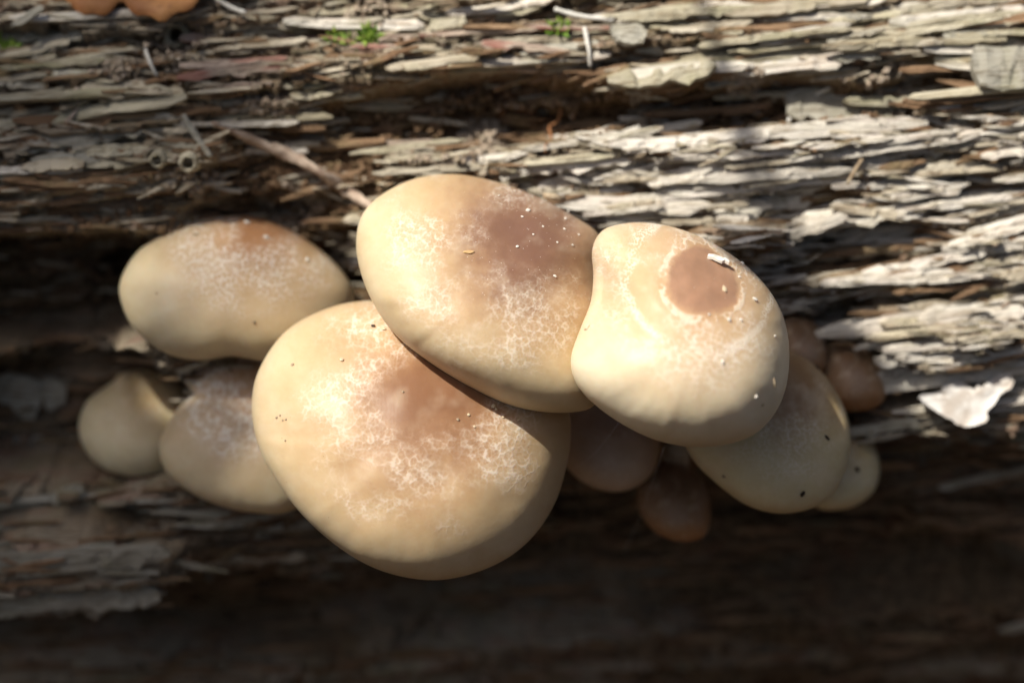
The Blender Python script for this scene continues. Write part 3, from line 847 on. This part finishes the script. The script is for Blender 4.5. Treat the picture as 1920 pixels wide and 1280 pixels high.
nugget("dropping", "c3", 1427, 758, 7, 5, 60, M_TWIG, "brown speck low on the ringed cream cap", "dropping", seed=8)
# stub of a twig resting on the plum-disced cap
p, n = on_cap("c2", 1038, 372)
def tube_points(pts, radii, name, mat, sides=10, wob=0.12, seed=0, parent=None):
    rs = random.Random(seed)
    V = []; F = []
    for j, (p, r) in enumerate(zip(pts, radii)):
        tg = (pts[min(j + 1, len(pts) - 1)] - pts[max(j - 1, 0)]).normalized()
        s1 = tg.cross(Vector((0.3, 0.9, 0.2))).normalized(); s2 = tg.cross(s1)
        for i in range(sides):
            u = 2 * math.pi * i / sides
            V.append(p + (s1 * math.cos(u) + s2 * math.sin(u)) * (r * rs.uniform(1 - wob, 1 + wob)))
    for j in range(len(pts) - 1):
        F += [(j * sides + i, j * sides + (i + 1) % sides, (j + 1) * sides + (i + 1) % sides, (j + 1) * sides + i) for i in range(sides)]
    F += [tuple(range(sides))[::-1], tuple((len(pts) - 1) * sides + i for i in range(sides))]
    return mesh(name, V, F, mat, parent)
a_, na = on_cap("c2", 1016, 371); b_, nb = on_cap("c2", 1058, 378)
tag(tube_points([a_ + na * 0.0013, (a_ + b_) / 2 + na * 0.0012, b_ + nb * 0.0008], [0.0007, 0.0008, 0.0006], "twig_stub", M_TWIG, 10, 0.15, 3),
    "short pale twig stub lying on top of the plum-disced cap", "twig")
nugget("insect_husk", "c2", 878, 473, 24, 8, 12, M_SHELL, "amber insect husk on the plum-disced cap", "insect husk", tall=0.6, seed=9)
nugget("wood_crumb", "c2", 1040, 518, 9, 6, 0, M_CHIP, "lone white crumb below the plum disc", "crumb", seed=10)
for i, (x, y, s) in enumerate(((979, 407, 5), (990, 395, 8), (1060, 410, 5), (1058, 430, 5), (1018, 425, 4), (1073, 460, 5), (970, 463, 6), (1045, 455, 4), (1085, 440, 4), (1000, 440, 4), (965, 358, 4), (935, 367, 4), (1066, 395, 4))):
    nugget("wood_crumb", "c2", x, y, s * 1.3, s, 40 * i, M_CHIP, "tiny white crumb scattered on the dusty plum disc", "crumb", "crumbs on the plum disc", seed=20 + i)
nugget("dropping", "c4", 700, 612, 9, 8, 0, M_DARK, "dark round dropping beside pale grains on the broadest cap", "dropping", seed=30)
nugget("insect_egg", "c4", 719, 617, 13, 8, -10, M_CRUMB, "cream grain next to the dark dropping on the broadest cap", "grain", seed=31)
nugget("insect_egg", "c4", 733, 618, 9, 7, 30, M_CRUMB, "smaller cream grain close to the overlapping cap edge", "grain", seed=32)
nugget("insect_egg", "c4", 641, 675, 12, 8, -50, M_CRUMB, "lone cream grain on the upper slope of the broadest cap", "grain", seed=33)
for i, (x, y, s) in enumerate(((549, 684, 6), (520, 782, 5), (531, 787, 4), (526, 778, 4), (537, 786, 4), (536, 825, 4), (755, 735, 5), (858, 787, 6), (878, 778, 6), (943, 782, 5), (972, 788, 5), (925, 762, 9), (930, 768, 6), (889, 800, 5))):
    nugget("wood_crumb", "c4", x, y, s * 1.2, s, 50 * i, M_CRUMB if i > 7 else M_TWIG, ("tiny pale crumb dusted near the brown disc of the broadest cap" if i > 7 else "minute brown speck on the broadest cap"),
           "crumb", "pale crumbs on the broadest cap" if i > 7 else "brown specks on the broadest cap", seed=40 + i)
for i, (x, y, s, m_) in enumerate(((463, 418, 11, M_CHIP), (499, 445, 11, M_CHIP), (575, 487, 10, M_CHIP))):
    nugget("wood_crumb", "c1", x, y, s * 1.4, s * 0.8, -20 + 50 * i, m_, "pale wood crumb stuck to the top of the lacy dome cap", "crumb", "crumbs on the lacy dome cap", seed=60 + i)
nugget("wood_crumb", "c1", 476, 604, 8, 7, 0, M_TWIG, "grey-brown grain near the lower edge of the lacy dome cap", "crumb", seed=66)
nugget("dropping", "c1", 368, 441, 14, 6, 15, M_TWIG, "brown sliver near the top of the lacy dome cap", "dropping", seed=67)
nugget("dropping", "c1", 295, 550, 5, 5, 0, M_TWIG, "single brown speck on the smooth side of the lacy dome cap", "dropping", seed=68)
nugget("dropping", "c5", 1503, 924, 14, 9, 60, M_DARK, "dark dropping low on the shaded olive-cream cap", "dropping", seed=70)
nugget("dropping", "c5", 1549, 820, 14, 7, -35, M_DARK, "dark dropping near the outer side of the shaded olive-cream cap", "dropping", seed=71)
nugget("dropping", "c5", 1358, 893, 9, 7, 0, M_TWIG, "brown speck on the pale lower slope of the shaded cap", "dropping", seed=72)
nugget("dropping", "c5", 1534, 690, 12, 8, 0, M_DARK, "dark dropping on the top edge of the shaded cap", "dropping", seed=73)
nugget("dropping", "c8", 1606, 880, 13, 10, -50, M_DARK, "dark dropping on the small olive cap peeking out", "dropping", seed=74)

# ------------------------------------------------------------------ litter lying on the log
M_ROOT = simple("rootlet_bark", (0.33, 0.24, 0.18), (0.52, 0.42, 0.33), 400.0)
M_STRAW = simple("straw", (0.62, 0.60, 0.54), (0.74, 0.72, 0.66))
M_LICHEN = simple("bleached_bark", (0.50, 0.44, 0.38), (0.74, 0.72, 0.68), 260.0)
def log_tube(name, pix, radii_px, mat, label, cat, lift=0.0012, sides=9, wob=0.2, seed=0, flat=False):
    pts = []
    P_ = [log_pixel(px, py, lift)[0] for (px, py) in pix]
    for i in range(len(P_) - 1):
        p0 = P_[max(i - 1, 0)]; p1 = P_[i]; p2 = P_[i + 1]; p3 = P_[min(i + 2, len(P_) - 1)]
        for t in np.linspace(0, 1, 5, endpoint=False):
            pts.append(0.5 * (2 * p1 + (p2 - p0) * t + (2 * p0 - 5 * p1 + 4 * p2 - p3) * t * t + (3 * p1 - p0 - 3 * p2 + p3) * t ** 3))
    pts.append(P_[-1])
    rad = np.interp(np.linspace(0, 1, len(pts)), np.linspace(0, 1, len(radii_px)), radii_px) * PX
    return tag(tube_points(pts, list(rad), name, mat, sides, wob, seed), label, cat)
log_tube("rootlet", [(405, 238), (470, 262), (540, 290), (600, 322), (650, 358), (705, 392)], [3, 9, 12, 10, 11, 7], M_ROOT,
         "weathered reddish rootlet arching down to the plum-disced cap", "root", lift=0.0055, seed=1, wob=0.45)
log_tube("twig", [(350, 222), (372, 258), (402, 298)], [5, 7, 5], WOODS[5], "grey flat splinter leaning beside the beetle holes", "twig", lift=0.004, seed=2)
log_tube("twig", [(275, 95), (285, 122), (298, 148)], [3, 3.5, 2], M_STRAW, "thin pale stalk standing above the crumbs near the oak leaf", "twig", lift=0.003, seed=3)
log_tube("twig", [(150, 172), (142, 205), (132, 236)], [6, 5, 4], M_ROOT, "short brown twig crossing the flakes under the grey slab", "twig", lift=0.003, seed=4)
log_tube("straw", [(1040, 24), (1090, 38), (1150, 45)], [4, 5, 5], M_STRAW, "whitish straw stalk near the rounded bark scale", "straw", lift=0.0035, seed=5)
log_tube("straw", [(1095, 60), (1104, 95), (1106, 130)], [4, 4, 3], M_STRAW, "translucent pale stalk hanging down below the straw", "straw", lift=0.004, seed=6)
log_tube("twig", [(255, 15), (280, 30), (300, 44)], [5, 5, 4], M_STRAW, "pale splinter poking out under the oak leaf", "twig", lift=0.003, seed=7)
log_tube("twig", [(410, 8), (440, 25), (465, 34)], [4, 5, 3], M_STRAW, "pale splinter beside the tip of the oak leaf", "twig", lift=0.003, seed=8)
log_tube("root_hair", [(1053, 200), (1045, 225), (1030, 238), (1034, 262), (1022, 275), (1022, 290)], [1.5, 1.5, 2, 1.8, 1.5, 1.2], simple("root_hair", (0.36, 0.15, 0.06), (0.45, 0.22, 0.1)),
         "fine orange root hair dangling beside the heap of crumbs", "root", lift=0.005, seed=9)
log_tube("twig", [(1478, 228), (1500, 195), (1555, 165)], [4, 3, 2.5], M_STRAW, "bent straw propped against the grey wood block", "twig", lift=0.004, seed=10)
log_tube("twig", [(1585, 345), (1598, 322), (1612, 300)], [3, 4, 4], M_TWIG, "small brown twig wedged between pale flakes", "twig", lift=0.004, seed=11)

# rounded bark scale and the bleached scrap: outlines with their own thickness
def scrap(name, outline, mat, label, cat, thick=0.0012, lift=0.002, tilt=0.35, dome=0.0):
    cx = sum(p[0] for p in outline) / len(outline); cy = sum(p[1] for p in outline) / len(outline)
    p, n, _, _ = log_pixel(cx, cy)
    s = PX * (p - CAM).dot(FWD) / DIST
    M = flake_frame(p, n, -TAU, tilt)
    top = [Vector(((x - cx) * s, (cy - y) * s / max(0.5, math.cos(tilt)), thick * random.uniform(0.3, 0.7))) for x, y in outline]
    bot = [Vector((v.x * 0.97, v.y * 0.97, -thick * 0.5)) for v in top]
    m = len(top)
    mid = [Vector((v.x * 0.55, v.y * 0.55, thick * random.uniform(0.55, 0.7) + dome * 0.7)) for v in top]
    V = top + bot + mid + [Vector((0, 0, thick * 0.8 + dome))]
    F = [(i, m + i, m + (i + 1) % m, (i + 1) % m)[::-1] for i in range(m)]
    F += [(i, (i + 1) % m, 2 * m + (i + 1) % m, 2 * m + i) for i in range(m)]
    F += [(2 * m + i, 2 * m + (i + 1) % m, 3 * m) for i in range(m)]
    F += [tuple(range(m, 2 * m))[::-1]]
    o = mesh(name, V, F, mat, smooth=True)
    o.matrix_world = Matrix.Translation(p + n * lift) @ M.to_4x4()
    return tag(o, label, cat)
random.seed(5)
def dense_outline(o, jit=3.0, sub=3):
    r_ = []
    for i in range(len(o)):
        a, b = o[i], o[(i + 1) % len(o)]
        for t in range(sub):
            f_ = t / sub
            r_.append((a[0] + (b[0] - a[0]) * f_ + random.uniform(-jit, jit), a[1] + (b[1] - a[1]) * f_ + random.uniform(-jit, jit)))
    return r_[::-1]
scrap("bark_scale", dense_outline([(1140, 55), (1195, 50), (1212, 72), (1205, 92), (1185, 98), (1150, 90)], 2.0), WOODS[5],
      "rounded grey bark scale stuck on the wood beside the straw", "bark", dome=0.0008, lift=0.003)
scrap("bark_scrap", dense_outline([(x_ - 14, y_ - 12) for x_, y_ in [(1722, 738), (1770, 728), (1785, 712), (1830, 725), (1870, 712), (1885, 695), (1903, 700), (1898, 725), (1860, 755), (1850, 782), (1812, 792), (1780, 775), (1745, 755)]], 4.0, 4), M_LICHEN,
      "bright white ragged bark scrap catching the sun low on the log", "bark", tilt=0.4, lift=0.005, thick=0.0016)
scrap("bark_scrap", dense_outline([(650, 490), (668, 480), (672, 505), (655, 512)], 2.0), M_LICHEN,
      "small whitish bark scrap squeezed behind the plum-disced cap", "bark", lift=0.003)

# beetle holes: short worn tubes sunk in the wood (parts of the log)
g = NT("burrow")
M_BURROW = g.finish((0.05, 0.03, 0.018), 0.95, None, 0.05)
for (px, py, r) in ((305, 298, 9), (362, 303, 11), (334, 66, 15)):
    p, n, _, _ = log_pixel(px, py, 0.0035)
    axis = (n * 0.8 - UP * 0.25).normalized()
    s1 = axis.cross(RIGHT).normalized(); s2 = axis.cross(s1)
    rs = random.Random(px)
    V = []; F = []
    rings_ = [(2.3, -0.002), (1.8, 0.0022), (1.3, 0.0034), (1.0, 0.0028), (0.92, -0.0005), (0.85, -0.003)]
    for (sc_, d_) in rings_:
        for i in range(14):
            u = 2 * math.pi * i / 14
            rr = r * PX * sc_ * rs.uniform(0.92, 1.1)
            V.append(p + s1 * rr * math.cos(u) + s2 * rr * math.sin(u) + axis * (d_ + 0.001) - LOGLOC)
    for j in range(5):
        F += [(j * 14 + i, j * 14 + (i + 1) % 14, (j + 1) * 14 + (i + 1) % 14, (j + 1) * 14 + i) for i in range(14)]
    F += [tuple(5 * 14 + i for i in range(14))]
    o = mesh("beetle_hole", V, F, WOODS[1], log)
    o.data.materials.append(M_BURROW)
    for poly in o.data.polygons:
        if min(poly.vertices) >= 4 * 14 or len(poly.vertices) > 4: poly.material_index = 1

# oak leaf at the top edge of the log
g = NT("dead_oak_leaf")
tc = g.n("ShaderNodeTexCoord").outputs["Object"]
c = g.mix(g.map(g.noise(tc, 90.0, 4), 0.35, 0.65), (0.30, 0.12, 0.04), (0.42, 0.20, 0.07))
c = g.mix(g.map(g.noise(tc, 400.0, 3), 0.55, 0.75, 0, 0.6), c, (0.16, 0.07, 0.03))
M_LEAF = g.finish(c, 0.6, g.bump(g.noise(tc, 300.0, 4), 0.4, 0.0006), 0.3)
def oak_leaf(px, py, length, ang, label):
    p, n, _, _ = log_pixel(px, py)
    nL = 40; half = []
    for i in range(nL + 1):
        t = i / nL
        env = math.sin(math.pi * min(1, t * 1.02)) ** 0.7 * (0.20 + 0.16 * t)
        lob = 0.60 + 0.40 * abs(math.sin(t * math.pi * 4.2 + 0.4 + 0.8 * math.sin(t * 5))) ** 0.7 + 0.05 * math.sin(t * 61)
        half.append(max(0.012, env * lob))
    V = []; F = []
    for i, hw in enumerate(half):
        t = i / nL
        for j in range(-4, 5):
            y = hw * j / 4
            z = 0.10 * y * y * 4 + 0.05 * math.sin(t * 6 + j * 0.5) * 0.4 - 0.10 * (t - 0.5) ** 2
            V.append(Vector((t - 0.5, y, z)) * length)
    n0 = len(V)
    V += [v - Vector((0, 0, 0.0004)) for v in V]
    for i in range(nL):
        for j in range(8):
            a = i * 9 + j
            F += [(a, a + 9, a + 10, a + 1), (n0 + a, n0 + a + 1, n0 + a + 10, n0 + a + 9)]
        F += [(i * 9, n0 + i * 9, n0 + i * 9 + 9, i * 9 + 9), (i * 9 + 8, i * 9 + 17, n0 + i * 9 + 17, n0 + i * 9 + 8)]
    root = empty("oak_leaf", p + n * 0.004)
    tag(root, label, "leaf")
    M = flake_frame(p, n, ang, 0.15).to_4x4()
    bl = mesh("blade", V, F, M_LEAF, root)
    bl.matrix_local = M
    pts = [Vector((t - 0.62, 0, 0.012 - 0.10 * (t - 0.62) ** 2)) * length for t in np.linspace(0, 1.05, 12)]
    st = tube_points(pts, list(np.linspace(0.0012, 0.0004, 12)), "midrib", M_TWIG, 6, 0.05, 1, root)
    st.matrix_local = M
oak_leaf(285, -62, 0.062, math.radians(4), "orange-brown dead oak leaf lying on the upper edge of the log")

# moss sprigs
g = NT("moss")
tc = g.n("ShaderNodeTexCoord").outputs["Object"]
M_MOSS = g.finish(g.mix(g.map(g.noise(tc, 600.0, 2), 0.4, 0.6), (0.10, 0.20, 0.02), (0.24, 0.33, 0.05)), 0.6, None, 0.3)
def moss(px, py, count, spread, label):
    p, n, _, _ = log_pixel(px, py)
    rs = random.Random(px)
    V = []; F = []
    for i in range(count):
        d = (n * rs.uniform(0.5, 1) + E1 * rs.gauss(0, 0.6) + UP * rs.gauss(0.1, 0.5)).normalized()
        b = p + E1 * rs.gauss(0, spread) + UP * rs.gauss(0, spread * 0.5)
        L = rs.uniform(0.0015, 0.0045); w_ = rs.uniform(0.0002, 0.0005)
        s = d.cross(FWD).normalized() * w_; s2 = d.cross(s).normalized() * w_ * 0.5
        k0 = len(V)
        V += [b - s, b + s, b + s2, b + d * L * 0.5 - s * 1.2, b + d * L * 0.5 + s * 1.2, b + d * L * 0.5 + s2, b + d * L - n * L * 0.2]
        F += [tuple(k0 + q for q in f) for f in ((0, 1, 4, 3), (1, 2, 5, 4), (2, 0, 3, 5), (3, 4, 6), (4, 5, 6), (5, 3, 6))]
    o = mesh("moss_tuft", V, F, M_MOSS, smooth=False)
    return tag(o, label, "moss")
moss(690, 72, 60, 0.0013, "bright green moss tuft among flakes below the top edge")
moss(632, 76, 24, 0.0009, "smaller yellow-green moss tuft beside the bright one")
moss(1046, 60, 45, 0.0010, "sparse green moss sprig next to the whitish straw")
moss(6, 92, 80, 0.002, "dark green moss tuft at the shaded end of the log")

# spider silk
g = NT("silk")
M_SILK = g.finish((0.8, 0.8, 0.78), 0.3, None, 0.5)
for (a, b, lab) in ((((1245, 838), 0.006), ((1170, 1035), 0.055), "single silk thread hanging from the ringed cap past the button mushroom"),
                    (((1160, 792), 0.002), ((1070, 880), 0.022), "silk thread between the ringed cap and the broadest cap"),
                    (((1470, 500), 0.010), ((1560, 455), 0.030), "silk thread from the ringed cap up to the flaking wood")):
    p, q = at(a[0][0], a[0][1], a[1]), at(b[0][0], b[0][1], b[1])
    pts = [p.lerp(q, t) - Vector((0, 0, 0.002 * math.sin(t * math.pi))) for t in np.linspace(0, 1, 8)]
    tag(tube_points(pts, [0.00003] * 8, "silk_thread", M_SILK, 5, 0), lab, "silk")

# ------------------------------------------------------------------ the tree whose leaves shade one end of the log
g = NT("tree_bark")
tc = g.n("ShaderNodeTexCoord").outputs["Object"]
M_BARK = g.finish(g.mix(g.map(g.noise(tc, 20.0, 5), 0.4, 0.6), (0.10, 0.08, 0.06), (0.20, 0.17, 0.13)), 0.9, g.bump(g.noise(tc, 40.0, 4), 0.6, 0.01), 0.1)
g = NT("green_leaf")
tc = g.n("ShaderNodeTexCoord").outputs["Object"]
M_GREEN = g.finish(g.mix(g.n("ShaderNodeNewGeometry").outputs["Random Per Island"], (0.04, 0.09, 0.015), (0.09, 0.14, 0.03)), 0.5, None, 0.3)
shade_pts = []; lit_pts = []
def surf(px, py):
    return log_pixel(px, py)[0]
for px in range(-250, 640, 45):
    for py in range(-120, 440, 45):
        if px < 560 - 0.0 * py: shade_pts.append(surf(px, py))
for px in range(-250, 620, 45):
    for py in range(380, 1300, 60):
        if not (px > 470 and 560 < py): shade_pts.append(at(px, py, 0.012 if 230 < px < 660 and 400 < py < 960 else 0.05))
for key, pl in (("c2", [(700, 450), (760, 380), (850, 340), (900, 500), (800, 600), (950, 700), (1050, 600)]), ("c3", [(1150, 500), (1250, 480), (1250, 700), (1150, 680), (1350, 600)]),
                ("c4", [(530, 720), (580, 640), (560, 820), (650, 900), (750, 1000), (700, 700), (800, 850)])):
    for (x, y) in pl: lit_pts.append(on_cap(key, x, y)[0])
for px in range(660, 2000, 80):
    for py in range(-80, 340, 60): lit_pts.append(surf(px, py))
for px in range(1480, 2000, 60):
    for py in range(340, 800, 60): lit_pts.append(surf(px, py))
ZO = 2.2
proj = lambda p: p + SUN * ((ZO - p.z) / SUN.z)
SQ = [proj(p) for p in shade_pts]; LQ = np.array([proj(p) for p in lit_pts])
random.seed(21)
LV = []; LF = []
def leaf(c, size, rot_, tilt):
    ex = Vector((math.cos(rot_), math.sin(rot_), tilt)).normalized()
    ey = Vector((0, 0, 1)).cross(ex).normalized(); ez = ex.cross(ey)
    b = len(LV)
    prof_ = [(-0.5, 0.0), (-0.3, 0.2), (0.0, 0.28), (0.25, 0.2), (0.5, 0.0)]
    for (t, w_) in prof_:
        LV.append(c + ex * t * size + ey * w_ * size + ez * 0.04 * size)
        LV.append(c + ex * t * size)
        LV.append(c + ex * t * size - ey * w_ * size + ez * 0.04 * size)
    for i in range(4):
        a = b + 3 * i
        LF.append((a, a + 3, a + 4, a + 1)); LF.append((a + 1, a + 4, a + 5, a + 2))
kept = []
for p in SQ:
    if random.random() > 0.25: continue
    c = p + Vector((random.uniform(-.004, .004), random.uniform(-.004, .004), 0))
    if float(np.min(np.hypot(LQ[:, 0] - c.x, LQ[:, 1] - c.y))) < 0.011: continue
    c = c + SUN * random.uniform(-0.15, 0.2)
    leaf(c, random.uniform(0.016, 0.022), random.uniform(0, 6.28), random.uniform(-0.3, 0.3)); kept.append(c)
low = []  # unseen leaves added to block sun from small caps and lower-left wood
def sun_block_leaf(p, dist, size):
    c = p + SUN * dist
    leaf(c, size, random.uniform(0, 6.28), random.uniform(-0.2, 0.2)); low.append(c)
for (px, py, w_) in ((1500, 640, 0.028), (1525, 660, 0.03), (1600, 690, 0.03), (1625, 720, 0.03), (1580, 730, 0.03), (1550, 700, 0.02), (1565, 740, 0.02)):
    sun_block_leaf(at(px, py, w_), random.uniform(0.48, 0.56), 0.024)
for px in range(-120, 480, 95):
    for py in range(960, 1300, 80):
        sun_block_leaf(log_pixel(px, py)[0], random.uniform(0.6, 0.75), 0.042)
tx, ty = -2.1, 0.65                     # the trunk stands beyond the end of the log
tree = empty("young_tree", Vector((tx, ty, GZ)))
tag(tree, "young broadleaf tree whose low branch shades one end of the log", "tree")
tl = Vector(tree.location)
for _ in range(1800):                   # the rest of the crown, kept clear of the sunlit part
    c = Vector((random.gauss(-2.0, 0.5), random.gauss(0.6, 0.5), random.uniform(2.0, 4.2)))
    gq = c - SUN * ((c.z - 0.0) / SUN.z)
    if -0.18 < gq.x < 0.35 and -0.25 < gq.y < 0.35: continue
    leaf(c, random.uniform(0.03, 0.05), random.uniform(0, 6.28), random.uniform(-0.5, 0.5))
mesh("crown", [v - tl for v in LV], LF, M_GREEN, tree)
tp = [Vector((tx, ty, GZ - 0.02)), Vector((tx + .02, ty, 0.9)), Vector((tx - .02, ty + .02, 1.9)), Vector((tx + .03, ty - .02, 3.0)), Vector((tx, ty, 4.2))]
mesh_t = tube_points([p - tl for p in tp], [0.07, 0.055, 0.045, 0.03, 0.012], "trunk", M_BARK, 14, 0.06, 2, tree)
cen = sum(kept, Vector()) / len(kept)
br = [tp[2], tp[2].lerp(cen, 0.4) + Vector((0, 0, 0.08)), tp[2].lerp(cen, 0.8) + Vector((0, 0, 0.05)), cen]
tube_points([p - tl for p in br], [0.018, 0.012, 0.008, 0.004], "branch", M_BARK, 8, 0.06, 3, tree)
for grp in (low[:7], low[7:]):          # added twigs carry the sun-blocking leaves in from behind the log
    mid_low = sum(grp, Vector()) / len(grp)
    far = mid_low + Vector((-0.15, 0.75, 0.35))
    tube_points([br[1] - tl, far - tl, mid_low + Vector((-0.03, 0.25, 0.05)) - tl, mid_low + Vector((0, 0.05, 0.01)) - tl], [0.008, 0.005, 0.003, 0.0012], "branch", M_BARK, 8, 0.06, 9, tree)
    for q in grp:
        tube_points([mid_low + Vector((0, 0.05, 0.01)) - tl, q - tl], [0.0010, 0.0005], "branch", M_BARK, 6, 0.05, 4, tree)
for q in random.sample(kept, min(14, len(kept))):
    tube_points([br[2] - tl, br[2].lerp(q, 0.5) + Vector((0, 0, 0.02)) - tl, q - tl], [0.003, 0.002, 0.001], "branch", M_BARK, 6, 0.05, 4, tree)

# ------------------------------------------------------------------ unseen added bushes behind the photographer: they dim the low sky
random.seed(33)
for (bx, by, w_, h_, lab) in ((-1.5, -1.5, 0.9, 1.5, "unseen leafy bush added across from the shaded end to dim the sky"),
                              (0.2, -1.75, 1.0, 1.7, "unseen tall leafy bush added facing the middle to dim the sky"),
                              (1.8, -1.4, 0.9, 1.5, "unseen leafy bush added across from the sunlit end to dim the sky")):
    LV.clear(); LF.clear()
    root = empty("bush", Vector((bx, by, GZ)))
    tag(root, lab, "bush", "unseen bushes added to dim the sky")
    for _ in range(1500):
        t = random.uniform(0, 6.283); r = math.sqrt(random.random()); hh = random.random()
        env = math.sin(min(1, hh * 0.9 + 0.15) * math.pi) ** 0.5
        leaf(Vector((r * w_ * env * math.cos(t), 0.35 * r * env * math.sin(t), 0.02 + hh * h_)), random.uniform(0.08, 0.13), random.uniform(0, 6.28), random.uniform(-1.5, 1.5))
    mesh("crown", LV, LF, M_GREEN, root)
    for k_ in range(5):
        q = Vector((random.uniform(-.6, .6) * w_, random.uniform(-.2, .2), h_ * random.uniform(0.6, 0.9)))
        tube_points([Vector((q.x * 0.1, 0, -0.03)), q * 0.5 + Vector((0, 0, 0.05)), q], [0.018, 0.010, 0.004], "stem", M_BARK, 8, 0.06, k_, root)
